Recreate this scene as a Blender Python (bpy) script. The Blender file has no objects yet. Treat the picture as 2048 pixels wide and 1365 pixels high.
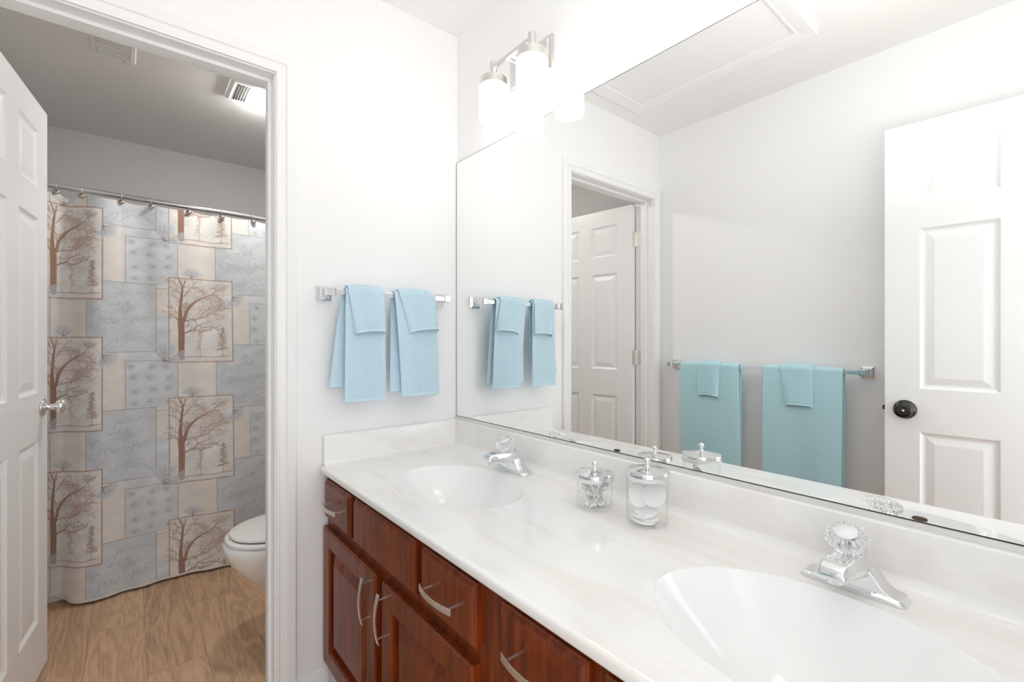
import bpy, math, random
import numpy as np
from mathutils import Vector, Matrix

# ---------------------------------------------------------------- camera, world, exposure
sc = bpy.context.scene
C = sc.collection
cam_d = bpy.data.cameras.new('camera'); cam = bpy.data.objects.new('camera', cam_d); C.objects.link(cam)
cam.location = (-1.0383, -1.6112, 1.1952)
cam.rotation_euler = (math.radians(90), 0, -0.6896)
cam_d.sensor_width = 36; cam_d.lens = 927.84/2048*36; cam_d.shift_y = -1.3/2048
cam_d.clip_start = 0.02
sc.camera = cam
sc.view_settings.view_transform = 'Standard'; sc.view_settings.look = 'None'
sc.view_settings.gamma = 1; sc.view_settings.use_curve_mapping = False
sc.view_settings.exposure = -0.53
sc.cycles.max_bounces = 14; sc.cycles.diffuse_bounces = 8; sc.cycles.glossy_bounces = 8
sc.cycles.transmission_bounces = 12; sc.cycles.transparent_max_bounces = 12
sc.cycles.sample_clamp_indirect = 6; sc.cycles.use_denoising = True
world = bpy.data.worlds.new('world'); sc.world = world; world.use_nodes = True
world.node_tree.nodes['Background'].inputs[0].default_value = (0.93, 0.97, 1.0, 1)   # daylight of the bedroom behind the camera
world.node_tree.nodes['Background'].inputs[1].default_value = 3.5
SHADE_EMIT = 7.5      # frosted vanity lamp shades
FILL_POWER = 7.0
FAN_EMIT = 120.0        # ceiling lamp of the toilet room
def area(name, loc, rot, sx, sy, energy, col=(1, 1, 1)):
    l = bpy.data.lights.new(name, 'AREA'); l.shape = 'RECTANGLE'; l.size = sx; l.size_y = sy
    l.energy = energy; l.color = col
    o = bpy.data.objects.new(name, l); C.objects.link(o); o.location = loc; o.rotation_euler = rot
    return o
# added fill light aimed at the ceiling, standing in for a bounced flash
area('bounce_fill', (-0.58, -1.50, 1.72), (math.radians(172), 0, 0), 0.5, 0.5, FILL_POWER, (1.0, 0.99, 0.98))

# added unseen fill light behind the camera, shining in through the open entry door
area('doorway_fill', (-0.95, -3.4, 1.1), (math.radians(90), 0, 0), 1.5, 1.6, 12, (0.96, 0.98, 1.0))
random.seed(4)
R = math.radians
CEIL = 2.438; WL = -1.47; YB = 2.156; YR = -1.885; HEAD = 2.04
JR = -0.6838; JL = -1.3932           # toilet door opening
CT = 0.776                           # counter top height

# ---------------------------------------------------------------- materials
def mat(name, col, rough=0.5, metal=0.0, spec=0.5, bump=None, vary=None, coat=0, sub=0):
    m = bpy.data.materials.new(name); m.use_nodes = True
    nt = m.node_tree; b = nt.nodes['Principled BSDF']
    b.inputs['Base Color'].default_value = (*col, 1)
    b.inputs['Roughness'].default_value = rough; b.inputs['Metallic'].default_value = metal
    b.inputs['Specular IOR Level'].default_value = spec
    b.inputs['Coat Weight'].default_value = coat; b.inputs['Coat Roughness'].default_value = 0.08
    tc = nt.nodes.new('ShaderNodeTexCoord')
    if bump:
        sx, sy, sz, scale, strength, dist = bump
        mp = nt.nodes.new('ShaderNodeMapping'); mp.inputs['Scale'].default_value = (sx, sy, sz)
        n = nt.nodes.new('ShaderNodeTexNoise'); n.inputs['Scale'].default_value = scale; n.inputs['Detail'].default_value = 4
        bp = nt.nodes.new('ShaderNodeBump'); bp.inputs['Strength'].default_value = strength; bp.inputs['Distance'].default_value = dist
        nt.links.new(tc.outputs['Object'], mp.inputs[0]); nt.links.new(mp.outputs[0], n.inputs[0])
        nt.links.new(n.outputs[0], bp.inputs['Height']); nt.links.new(bp.outputs[0], b.inputs['Normal'])
    if vary:
        c2, sx, sy, sz, scale, lo, hi = vary
        mp = nt.nodes.new('ShaderNodeMapping'); mp.inputs['Scale'].default_value = (sx, sy, sz)
        n = nt.nodes.new('ShaderNodeTexNoise'); n.inputs['Scale'].default_value = scale; n.inputs['Detail'].default_value = 5
        n.inputs['Distortion'].default_value = 0.6
        r = nt.nodes.new('ShaderNodeValToRGB'); r.color_ramp.elements[0].position = lo; r.color_ramp.elements[1].position = hi
        r.color_ramp.elements[0].color = (*col, 1); r.color_ramp.elements[1].color = (*c2, 1)
        nt.links.new(tc.outputs['Object'], mp.inputs[0]); nt.links.new(mp.outputs[0], n.inputs[0])
        nt.links.new(n.outputs[0], r.inputs[0]); nt.links.new(r.outputs[0], b.inputs['Base Color'])
    return m

M = {}
M['wall'] = mat('wall_paint', (0.92, 0.92, 0.925), 0.6, bump=(1, 1, 1, 160, 0.05, 0.001))
M['wall_dim'] = mat('wall_paint_dimmed', (0.63, 0.615, 0.61), 0.7, bump=(1, 1, 1, 160, 0.05, 0.001))  # wall paint darkened, the toilet room's dimmer light put into its colour
M['ceil'] = mat('ceiling_paint', (0.91, 0.91, 0.91), 0.8, bump=(1, 1, 1, 120, 0.1, 0.001))
M['ceil_dim'] = mat('ceiling_paint_dimmed', (0.78, 0.775, 0.76), 0.8, bump=(1, 1, 1, 120, 0.1, 0.001))  # ceiling paint darkened in colour for the weaker light beyond the doorway
M['trim'] = mat('white_trim_paint', (0.91, 0.912, 0.915), 0.28)
M['door'] = mat('white_door_paint', (0.90, 0.905, 0.91), 0.33, bump=(60, 60, 3, 2.2, 0.25, 0.002))
M['chrome'] = mat('chrome', (0.80, 0.81, 0.82), 0.06, 1.0)
M['nickel'] = mat('brushed_nickel', (0.73, 0.71, 0.68), 0.28, 1.0, bump=(1, 1, 60, 8, 0.15, 0.0005))
M['alu'] = mat('aluminium', (0.78, 0.78, 0.77), 0.3, 1.0)
M['bronze'] = mat('dark_bronze', (0.055, 0.052, 0.050), 0.24, 0.85)
M['bead'] = mat('pewter_bead', (0.50, 0.42, 0.36), 0.25, 1.0)
M['porcelain'] = mat('white_porcelain', (0.86, 0.86, 0.85), 0.12, coat=0.5)
M['dark'] = mat('dark_gap', (0.02, 0.018, 0.016), 0.8)
M['slot'] = mat('overflow_brown', (0.10, 0.06, 0.04), 0.4)
M['cotton'] = mat('cotton', (0.92, 0.92, 0.92), 0.9, bump=(1, 1, 1, 900, 0.4, 0.001))
M['paper'] = mat('paper_stick', (0.90, 0.90, 0.89), 0.7)
M['label'] = mat('care_label', (0.82, 0.82, 0.80), 0.7)
M['marble'] = mat('cultured_marble', (0.92, 0.915, 0.905), 0.09, vary=((0.87, 0.835, 0.79), 9, 1.6, 9, 1.7, 0.50, 0.72))
M['bowl'] = mat('white_sink_gelcoat', (0.915, 0.918, 0.918), 0.08, coat=0.2)
M['splash'] = mat('cultured_marble_splash', (0.92, 0.912, 0.90), 0.12, vary=((0.86, 0.82, 0.785), 3, 3, 5, 1.6, 0.48, 0.70))

def wood(name, c1, c2, sc_):
    m = bpy.data.materials.new(name); m.use_nodes = True
    nt = m.node_tree; b = nt.nodes['Principled BSDF']
    b.inputs['Roughness'].default_value = 0.36; b.inputs['Specular IOR Level'].default_value = 0.3; b.inputs['Coat Weight'].default_value = 0.16; b.inputs['Coat Roughness'].default_value = 0.15
    tc = nt.nodes.new('ShaderNodeTexCoord'); mp = nt.nodes.new('ShaderNodeMapping'); mp.inputs['Scale'].default_value = sc_
    n = nt.nodes.new('ShaderNodeTexNoise'); n.inputs['Scale'].default_value = 5; n.inputs['Detail'].default_value = 8; n.inputs['Distortion'].default_value = 1.2
    r = nt.nodes.new('ShaderNodeValToRGB'); r.color_ramp.elements[0].position = 0.3; r.color_ramp.elements[1].position = 0.75
    r.color_ramp.elements[0].color = (*c1, 1); r.color_ramp.elements[1].color = (*c2, 1)
    nt.links.new(tc.outputs['Object'], mp.inputs[0]); nt.links.new(mp.outputs[0], n.inputs[0])
    nt.links.new(n.outputs[0], r.inputs[0]); nt.links.new(r.outputs[0], b.inputs['Base Color'])
    return m
M['cherry'] = wood('cherry_wood', (0.085, 0.012, 0.002), (0.27, 0.048, 0.007), (7, 7, 0.8))

def floor_mat():
    m = bpy.data.materials.new('oak_plank_floor'); m.use_nodes = True
    nt = m.node_tree; b = nt.nodes['Principled BSDF']; L = nt.links.new; N = nt.nodes.new
    b.inputs['Roughness'].default_value = 0.42
    tc = N('ShaderNodeTexCoord')
    rot = N('ShaderNodeMapping'); rot.inputs['Rotation'].default_value = (0, 0, math.radians(90)); rot.inputs['Location'].default_value = (0.25, 0.075, 0)
    br = N('ShaderNodeTexBrick'); br.inputs['Scale'].default_value = 1; br.inputs['Brick Width'].default_value = 1.2
    br.inputs['Row Height'].default_value = 0.178; br.inputs['Mortar Size'].default_value = 0.0008; br.offset = 0.37
    br.inputs['Color1'].default_value = (0.0, 0, 0, 1); br.inputs['Color2'].default_value = (1, 1, 1, 1); br.inputs['Mortar'].default_value = (0.5, 0.5, 0.5, 1)
    L(tc.outputs['Object'], rot.inputs[0]); L(rot.outputs[0], br.inputs[0])
    # per-plank offset of the grain
    ad = N('ShaderNodeVectorMath'); ad.operation = 'MULTIPLY_ADD'
    ad.inputs[1].default_value = (4.3, 7.1, 2.0)
    L(br.outputs['Color'], ad.inputs[0]); L(tc.outputs['Object'], ad.inputs[2])
    mp = N('ShaderNodeMapping'); mp.inputs['Scale'].default_value = (7.0, 0.9, 1)
    L(ad.outputs[0], mp.inputs[0])
    n1 = N('ShaderNodeTexNoise'); n1.inputs['Scale'].default_value = 1.5; n1.inputs['Detail'].default_value = 3; n1.inputs['Distortion'].default_value = 0.8
    L(mp.outputs[0], n1.inputs[0])
    # growth rings: many bands of a smooth field
    mu = N('ShaderNodeMath'); mu.operation = 'MULTIPLY'; mu.inputs[1].default_value = 46; L(n1.outputs[0], mu.inputs[0])
    sn = N('ShaderNodeMath'); sn.operation = 'SINE'; L(mu.outputs[0], sn.inputs[0])
    n2 = N('ShaderNodeTexNoise'); n2.inputs['Scale'].default_value = 30; n2.inputs['Detail'].default_value = 6
    mp2 = N('ShaderNodeMapping'); mp2.inputs['Scale'].default_value = (5, 0.35, 1); L(ad.outputs[0], mp2.inputs[0]); L(mp2.outputs[0], n2.inputs[0])
    mr = N('ShaderNodeMapRange'); mr.inputs[1].default_value = -1; mr.inputs[2].default_value = 1; mr.inputs[3].default_value = 0.0; mr.inputs[4].default_value = 0.30
    L(sn.outputs[0], mr.inputs[0])
    a1 = N('ShaderNodeMath'); a1.operation = 'MULTIPLY_ADD'; a1.inputs[1].default_value = 0.75; L(n2.outputs[0], a1.inputs[0]); L(mr.outputs[0], a1.inputs[2])
    a2 = N('ShaderNodeMath'); a2.operation = 'MULTIPLY_ADD'; a2.inputs[1].default_value = 0.30; L(br.outputs['Color'], a2.inputs[0]); L(a1.outputs[0], a2.inputs[2])
    r = N('ShaderNodeValToRGB'); e = r.color_ramp.elements
    e[0].position = 0.15; e[0].color = (0.30, 0.180, 0.110, 1); e[1].position = 0.95; e[1].color = (0.66, 0.435, 0.265, 1)
    L(a2.outputs[0], r.inputs[0])
    mx = N('ShaderNodeMix'); mx.data_type = 'RGBA'; mx.inputs[7].default_value = (0.24, 0.15, 0.10, 1)
    L(br.outputs['Fac'], mx.inputs[0]); L(r.outputs[0], mx.inputs[6]); L(mx.outputs[2], b.inputs['Base Color'])
    return m
M['floor'] = floor_mat()

def cloth_mat(name, col):
    m = mat(name, col, 0.95, bump=(1, 1, 1, 700, 0.35, 0.001))
    m.node_tree.nodes['Principled BSDF'].inputs['Sheen Weight'].default_value = 0.2
    return m
M['towel'] = cloth_mat('aqua_waffle_cotton', (0.52, 0.80, 0.88))
M['towel_pale'] = cloth_mat('pale_blue_waffle_cotton', (0.58, 0.755, 0.86))

def glass_mat(name, ior, tint=(1, 1, 1), rough=0.0):
    m = bpy.data.materials.new(name); m.use_nodes = True; b = m.node_tree.nodes['Principled BSDF']
    b.inputs['Base Color'].default_value = (*tint, 1); b.inputs['Transmission Weight'].default_value = 1
    b.inputs['Roughness'].default_value = rough; b.inputs['IOR'].default_value = ior
    return m
def thin_glass(name, tint):
    m = bpy.data.materials.new(name); m.use_nodes = True; nt = m.node_tree; nt.nodes.remove(nt.nodes['Principled BSDF'])
    out = nt.nodes['Material Output']; fr = nt.nodes.new('ShaderNodeFresnel'); fr.inputs[0].default_value = 1.45
    tr = nt.nodes.new('ShaderNodeBsdfTransparent'); tr.inputs[0].default_value = (*tint, 1)
    gl = nt.nodes.new('ShaderNodeBsdfGlossy'); gl.inputs['Roughness'].default_value = 0.01
    mx = nt.nodes.new('ShaderNodeMixShader'); ge = nt.nodes.new('ShaderNodeNewGeometry'); sb_ = nt.nodes.new('ShaderNodeMath'); sb_.operation = 'SUBTRACT'; sb_.use_clamp = True
    nt.links.new(fr.outputs[0], sb_.inputs[0]); nt.links.new(ge.outputs['Backfacing'], sb_.inputs[1])
    nt.links.new(sb_.outputs[0], mx.inputs[0]); nt.links.new(tr.outputs[0], mx.inputs[1]); nt.links.new(gl.outputs[0], mx.inputs[2])
    nt.links.new(mx.outputs[0], out.inputs[0]); return m
M['glass'] = thin_glass('clear_glass', (0.998, 1.0, 0.999))
M['acrylic'] = glass_mat('clear_acrylic', 1.45, (0.98, 0.99, 0.99))
mm = bpy.data.materials.new('mirror_silver'); mm.use_nodes = True; b = mm.node_tree.nodes['Principled BSDF']
b.inputs['Base Color'].default_value = (0.955, 0.965, 0.955, 1); b.inputs['Metallic'].default_value = 1; b.inputs['Roughness'].default_value = 0.0
M['mirror'] = mm
def emit_mat(name, col, s):
    m = bpy.data.materials.new(name); m.use_nodes = True; b = m.node_tree.nodes['Principled BSDF']
    b.inputs['Base Color'].default_value = (0.85, 0.85, 0.83, 1); b.inputs['Roughness'].default_value = 0.35
    b.inputs['Emission Color'].default_value = (*col, 1); b.inputs['Emission Strength'].default_value = s
    return m
M['shade'] = emit_mat('frosted_lamp_glass', (1.0, 0.965, 0.90), SHADE_EMIT)
M['fan_lens'] = emit_mat('fan_lamp_lens', (1.0, 0.975, 0.93), FAN_EMIT)

# ---------------------------------------------------------------- builders
class B:
    """collects geometry in world (or local) coordinates and links it as one mesh object"""
    def __init__(s): s.v = []; s.f = []
    def add(s, vs, fs):
        o = len(s.v); s.v += [tuple(v) for v in vs]; s.f += [tuple(i+o for i in f) for f in fs]; return s
    def box(s, x0, x1, y0, y1, z0, z1):
        if x0 > x1: x0, x1 = x1, x0
        if y0 > y1: y0, y1 = y1, y0
        if z0 > z1: z0, z1 = z1, z0
        return s.add([(x0, y0, z0), (x1, y0, z0), (x1, y1, z0), (x0, y1, z0), (x0, y0, z1), (x1, y0, z1), (x1, y1, z1), (x0, y1, z1)],
                     [(0, 3, 2, 1), (4, 5, 6, 7), (0, 1, 5, 4), (1, 2, 6, 5), (2, 3, 7, 6), (3, 0, 4, 7)])
    def rings(s, rings, cap0=True, cap1=True, closed=True):
        n = len(rings[0]); vs = [p for r in rings for p in r]; fs = []
        for i in range(len(rings)-1):
            for j in range(n if closed else n-1):
                k = (j+1) % n
                fs.append((i*n+j, i*n+k, (i+1)*n+k, (i+1)*n+j))
        if cap0: fs.append(tuple(reversed(range(n))))
        if cap1: fs.append(tuple((len(rings)-1)*n+j for j in range(n)))
        return s.add(vs, fs)
    def lathe(s, prof, loc, axis=(0, 0, 1), n=32, flute=None, cap0=True, cap1=True):
        a = Vector(axis).normalized(); q = Vector((0, 0, 1)).rotation_difference(a); rs = []
        for r, z in prof:
            ring = []
            for j in range(n):
                t = 2*math.pi*j/n
                rr = r*(1+(flute(z, t) if flute else 0))
                ring.append(tuple(Vector(loc)+q @ Vector((rr*math.cos(t), rr*math.sin(t), z))))
            rs.append(ring)
        return s.rings(rs, cap0, cap1)
    def tube(s, path, r, n=12, caps=True):
        P = [Vector(p) for p in path]; rs = []; up = None
        for i, p in enumerate(P):
            t = (P[min(i+1, len(P)-1)]-P[max(i-1, 0)]).normalized()
            if up is None: up = t.orthogonal().normalized()
            up = (up-t*up.dot(t)).normalized(); w = t.cross(up)
            rr = r[i] if isinstance(r, (list, tuple)) else r
            rs.append([tuple(p+up*rr*math.cos(2*math.pi*j/n)+w*rr*math.sin(2*math.pi*j/n)) for j in range(n)])
        return s.rings(rs, caps, caps)
    def prism(s, poly, fn, d0, d1):
        """poly of (u,v); fn(u,v,d) -> point; extruded from d0 to d1"""
        return s.rings([[fn(u, v, d0) for u, v in poly], [fn(u, v, d1) for u, v in poly]])
    def nest(s, rect, steps, fn):
        """nested rectangles (inset, depth) on a plane; fills the last one"""
        u0, v0, u1, v1 = rect; rs = []
        for ins, d in steps:
            rs.append([fn(u0+ins, v0+ins, d), fn(u1-ins, v0+ins, d), fn(u1-ins, v1-ins, d), fn(u0+ins, v1-ins, d)])
        return s.rings(rs, False, True)
    def build(s, name, m, parent=None, smooth=False, bevel=0, seg=2, auto=None, local=False):
        me = bpy.data.meshes.new(name)
        vs = s.v
        if parent is not None and not local:
            inv = (Matrix.Translation(world_loc(parent)) @ Matrix.Rotation(world_rot(parent), 4, 'Z')).inverted()
            vs = [tuple(inv @ Vector(v)) for v in vs]
        org = Vector((0, 0, 0))
        if parent is None:
            a = np.array(vs); org = Vector(((a[:, 0].min()+a[:, 0].max())/2, (a[:, 1].min()+a[:, 1].max())/2, a[:, 2].min()))
            vs = [tuple(Vector(v)-org) for v in vs]
        me.from_pydata(vs, [], s.f); me.update()
        bm = __import__('bmesh').new(); bm.from_mesh(me)
        __import__('bmesh').ops.recalc_face_normals(bm, faces=bm.faces); bm.to_mesh(me); bm.free()
        me.materials.append(m)
        o = bpy.data.objects.new(name, me); C.objects.link(o); o.location = org
        if parent is not None: o.parent = parent
        if bevel:
            bv = o.modifiers.new('bevel', 'BEVEL'); bv.width = bevel; bv.segments = seg; bv.limit_method = 'ANGLE'; bv.angle_limit = math.radians(40)
            bv.harden_normals = False
        if smooth or auto:
            me.polygons.foreach_set('use_smooth', [True]*len(me.polygons))
            if auto: me.set_sharp_from_angle(angle=math.radians(auto))
        return o
def world_loc(o):
    return Vector(o.location) if o.parent is None else world_loc(o.parent)+Matrix.Rotation(world_rot(o.parent), 3, 'Z') @ Vector(o.location)
def world_rot(o):
    return o.rotation_euler.z+(world_rot(o.parent) if o.parent else 0)
def tag(o, label, cat, group=None):
    o['label'] = label; o['category'] = cat
    if group: o['group'] = group
    return o
def thing(name, label, cat, loc, rz=0, group=None):
    o = bpy.data.objects.new(name, None); C.objects.link(o); o.location = loc; o.rotation_euler = (0, 0, rz)
    o.empty_display_size = 0.05
    return tag(o, label, cat, group)
def struct(o): o['kind'] = 'structure'; return o
def copy_tree(o, parent=None):
    c = o.copy(); C.objects.link(c); c.parent = parent
    for ch in list(o.children): copy_tree(ch, c)
    return c
def grid_mesh(name, V, nu, nv, m, parent, closed=False, colors=None, thick=0, mask=None):
    """V: (nu*nv,3) array in world coordinates"""
    org = world_loc(parent) if parent is not None else Vector((float(V[:, 0].mean()), float(V[:, 1].mean()), float(V[:, 2].min())))
    W = V-np.array(org)
    idx = np.arange(nu*nv).reshape(nu, nv)
    nj = nu if closed else nu-1
    a = idx; bq = np.roll(idx, -1, 0) if closed else idx
    if closed: q = np.stack([a[:, :-1], np.roll(a, -1, 0)[:, :-1], np.roll(a, -1, 0)[:, 1:], a[:, 1:]], -1).reshape(-1, 4)
    else: q = np.stack([a[:-1, :-1], a[1:, :-1], a[1:, 1:], a[:-1, 1:]], -1).reshape(-1, 4)
    if mask is not None:
        q = q[mask[q].all(1)] if mask.dtype == bool else q
        used = np.unique(q); remap = np.zeros(len(W), int); remap[used] = np.arange(len(used)); W = W[used]; q = remap[q]
    me = bpy.data.meshes.new(name); me.vertices.add(len(W)); me.vertices.foreach_set('co', W.astype(np.float32).ravel())
    me.loops.add(q.size); me.loops.foreach_set('vertex_index', q.astype(np.int32).ravel())
    me.polygons.add(len(q)); me.polygons.foreach_set('loop_start', (np.arange(len(q))*4).astype(np.int32))
    me.polygons.foreach_set('loop_total', np.full(len(q), 4, np.int32))
    me.update(calc_edges=True); me.polygons.foreach_set('use_smooth', np.ones(len(q), bool))
    if colors is not None:
        at = me.color_attributes.new('print', 'FLOAT_COLOR', 'POINT')
        at.data.foreach_set('color', np.concatenate([colors, np.ones((len(colors), 1))], 1).astype(np.float32).ravel())
    me.validate(); me.materials.append(m)
    o = bpy.data.objects.new(name, me); C.objects.link(o)
    if parent is not None: o.parent = parent
    else: o.location = org
    if thick:
        sm = o.modifiers.new('thickness', 'SOLIDIFY'); sm.thickness = thick; sm.offset = 0
    return o

# ---------------------------------------------------------------- room shell
XR = 0.0; T = 0.115
def wallbox(name, *b, m='wall'): return struct(B().box(*b).build(name, M[m]))
struct(B().box(WL-0.12, 0.12, -4.2, YB+0.12, -0.1, 0).build('floor', M['floor']))
struct(B().box(WL-0.12, 0.12, YR-0.12, T/2, CEIL, CEIL+0.1).build('ceiling', M['ceil']))
struct(B().box(WL-0.12, 0.12, T/2, YB+0.12, CEIL, CEIL+0.1).build('ceiling_toilet_room', M['ceil_dim']))
wallbox('wall_right', 0, 0.12, YR-0.12, T/2, 0, CEIL)
wallbox('wall_left', WL-0.12, WL, YR-0.12, T/2, 0, CEIL)
wallbox('wall_toilet_right', 0, 0.12, T/2, YB+0.12, 0, CEIL, m='wall_dim')
wallbox('wall_toilet_left', WL-0.12, WL, T/2, YB+0.12, 0, CEIL, m='wall_dim')
wallbox('wall_tub', WL, 0, YB, YB+0.12, 0, CEIL, m='wall_dim')
def holed(name, y0, y1, xa, xb, head, m):   # a wall across the room with a door hole
    return struct(B().box(WL, xa, y0, y1, 0, head).box(xb, 0, y0, y1, 0, head).box(WL, 0, y0, y1, head, CEIL).build(name, M[m]))
holed('wall_far', 0, T/2, JL-0.018, JR+0.018, HEAD+0.018, 'wall')
holed('wall_far_toilet_side', T/2, T, JL-0.018, JR+0.018, HEAD+0.018, 'wall_dim')
holed('wall_back', YR-0.115, YR, -1.378, -0.60, HEAD+0.018, 'wall')

# casing profile mitred around an opening: (offset outwards, projection)
CAS = [(0.004, 0.0), (0.004, 0.010), (0.011, 0.012), (0.014, 0.009), (0.030, 0.0125), (0.033, 0.0165), (0.044, 0.0175), (0.058, 0.0175), (0.062, 0.014), (0.0635, 0.0)]
def casing(name, xl, xr, head, ywall, sgn):
    b = B()
    def path(d, p):
        y = ywall+sgn*p
        return [(xl-d, y, 0), (xl-d, y, head+d), (xr+d, y, head+d), (xr+d, y, 0)]
    cols = [path(d, p) for d, p in CAS]
    rs = [[cols[i][k] for i in range(len(CAS))] for k in range(4)]
    b.rings(rs, True, True)
    return struct(b.build(name, M['trim'], auto=25))
casing('trim_1', JL, JR, HEAD, 0, -1)
casing('trim_2', JL, JR, HEAD, T, 1)
casing('trim_3', -1.36, -0.618, HEAD, YR, 1)
# door jamb with stop
def jamb(name, xl, xr, head, y0, y1, ys0, ys1):
    b = B()
    b.box(xl-0.018, xl, y0, y1, 0, head).box(xr, xr+0.018, y0, y1, 0, head).box(xl-0.018, xr+0.018, y0, y1, head, head+0.018)
    b.box(xl, xl+0.011, ys0, ys1, 0, head-0.011).box(xr-0.011, xr, ys0, ys1, 0, head-0.011).box(xl, xr, ys0, ys1, head-0.011, head)
    return struct(b.build(name, M['trim'], bevel=0.0015))
jamb('trim_4', JL, JR, HEAD, -0.001, T+0.001, 0.040, 0.076)
jamb('trim_5', -1.36, -0.618, HEAD, YR-0.116, YR+0.001, YR-0.075, YR-0.04)
# baseboards
def base(name, p0, p1, nx, ny):
    prof = [(0, 0), (0.013, 0), (0.013, 0.062), (0.010, 0.072), (0.006, 0.080), (0.004, 0.088), (0, 0.090)]
    b = B().rings([[(p[0]+nx*d, p[1]+ny*d, z) for d, z in prof] for p in (p0, p1)])
    return struct(b.build(name, M['trim'], auto=30))
base('baseboard_left', (WL, YR), (WL, 0), 1, 0)
base('baseboard_far', (JR+0.064, 0), (-0.52, 0), 0, -1)
base('baseboard_back', (-0.55, YR), (0, YR), 0, 1)
base('baseboard_toilet_left', (WL, T), (WL, 1.37), 1, 0)
base('baseboard_toilet_right', (0, T), (0, 1.37), -1, 0)

# ---------------------------------------------------------------- six-panel doors (hinge at the root, slab along local +x, front towards local -y)
def six_panel(root, w, h, th, stile=0.105, mull=0.10):
    b = B(); z0 = 0.012
    pw = (w-2*stile-mull)/2
    xs = [0, stile, stile+pw, stile+pw+mull, w-stile, w]
    zs = [z0, 0.205, 0.845, 1.010, 1.622, 1.728, 1.930, h]
    panels = {(i, j) for i in (1, 3) for j in (1, 3, 5)}
    for side in (-1, 1):
        fn = lambda u, v, d: (u, side*(th/2-d), v)
        for i in range(5):
            for j in range(7):
                r = (xs[i], zs[j], xs[i+1], zs[j+1])
                if (i, j) in panels:
                    b.nest(r, [(0, 0), (0.004, 0.0035), (0.010, 0.0075), (0.014, 0.0085), (0.018, 0.0085), (0.042, 0.0025), (0.045, 0.0025)], fn)
                else: b.nest(r, [(0, 0)], fn)
    for j in range(7):
        b.add([(0, -th/2, zs[j]), (0, th/2, zs[j]), (0, th/2, zs[j+1]), (0, -th/2, zs[j+1])], [(0, 1, 2, 3)])
        b.add([(w, -th/2, zs[j]), (w, th/2, zs[j]), (w, th/2, zs[j+1]), (w, -th/2, zs[j+1])], [(0, 1, 2, 3)])
    for i in range(5):
        for z in (z0, h):
            b.add([(xs[i], -th/2, z), (xs[i], th/2, z), (xs[i+1], th/2, z), (xs[i+1], -th/2, z)], [(0, 1, 2, 3)])
    o = b.build('door_slab', M['door'], root, local=True)
    me = o.data; import bmesh as bmm
    bm = bmm.new(); bm.from_mesh(me); bmm.ops.remove_doubles(bm, verts=bm.verts, dist=1e-5)
    bmm.ops.recalc_face_normals(bm, faces=bm.faces); bm.to_mesh(me); bm.free()
    return o
KNOB = [(0.0, 0), (0.030, 0), (0.032, 0.003), (0.031, 0.006), (0.016, 0.010), (0.0115, 0.014), (0.0105, 0.030), (0.013, 0.036), (0.022, 0.040), (0.0265, 0.047), (0.0275, 0.053), (0.024, 0.060), (0.014, 0.065), (0.0, 0.066)]
door1 = bpy.data.objects.new('door_1', None); C.objects.link(door1); struct(door1)
hx, hy = JL+0.004, T+0.006
ang = math.atan2(0.80-hy, -1.309-hx)
door1.location = (hx, hy, 0); door1.rotation_euler = (0, 0, ang)
tag(door1, 'white six-panel door standing open into the toilet room', 'door')
DW = 0.695; TH = 0.035
slab = six_panel(door1, DW, 2.03, TH)
for v in slab.data.vertices: v.co.y -= TH/2          # visible side: local -y faces +x
for side, yy in ((-1, -TH), (1, 0)):
    B().lathe(KNOB, (DW-0.062, yy, 0.955), (0, side, 0), 32, cap0=False, cap1=False).build('door_knob', M['chrome'], door1, local=True, smooth=True)
for z in (1.775, 1.043, 0.22):
    hb = B().tube([(-0.004, 0.004, z), (-0.004, 0.004, z+0.09)], 0.0055, 14)
    hb.box(-0.0015, 0.0, -0.034, 0.002, z, z+0.09)
    ho = hb.build('hinge', M['nickel'], door1, local=True, auto=30)
    b = B().box(JL-0.001, JL+0.0015, T-0.036, T+0.003, z, z+0.09)
    for zz in (0.014, 0.045, 0.076): b.lathe([(0, 0), (0.0035, 0), (0.003, 0.001), (0, 0.001)], (JL+0.0015, T-0.018-(0.006 if zz == 0.045 else 0), z+zz), (1, 0, 0), 10)
    b.build('jamb_leaf', M['nickel'], ho)

door2 = bpy.data.objects.new('door_2', None); C.objects.link(door2); struct(door2)
e1 = Vector((-1.291, -1.131)); dirv = (Vector((-1.316, -1.502))-e1).normalized()
hpt = e1+dirv*0.735
door2.location = (hpt.x, hpt.y, 0); ang2 = math.atan2(-dirv.y, -dirv.x); door2.rotation_euler = (0, 0, ang2)
tag(door2, 'white six-panel entry door standing open against the left wall, dark knob', 'door')
slab2 = six_panel(door2, 0.735, 2.03, 0.035)
for v in slab2.data.vertices: v.co.y += 0.0175
BK = [(0.0, 0), (0.034, 0), (0.036, 0.003), (0.034, 0.007), (0.018, 0.012), (0.013, 0.017), (0.0125, 0.034), (0.022, 0.040), (0.028, 0.045), (0.0290, 0.050), (0.0275, 0.054), (0.020, 0.0575), (0.012, 0.058), (0.0085, 0.0565), (0.007, 0.058), (0.0, 0.0585)]
for side, yy in ((-1, 0), (1, 0.035)):
    B().lathe(BK, (0.735-0.062, yy, 0.928), (0, side, 0), 40, cap0=False, cap1=False).build('door_knob', M['bronze'], door2, local=True, smooth=True)
B().lathe([(0, 0), (0.0045, 0), (0.004, 0.004), (0, 0.0045)], (0.735-0.062, -0.0575, 0.928), (0, -1, 0), 20, cap0=False, cap1=False).build('turn_button', M['nickel'], door2, local=True, smooth=True)
B().box(0.735, 0.744, 0.012, 0.023, 0.920, 0.936).build('latch', M['bronze'], door2, local=True, bevel=0.001)
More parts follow.
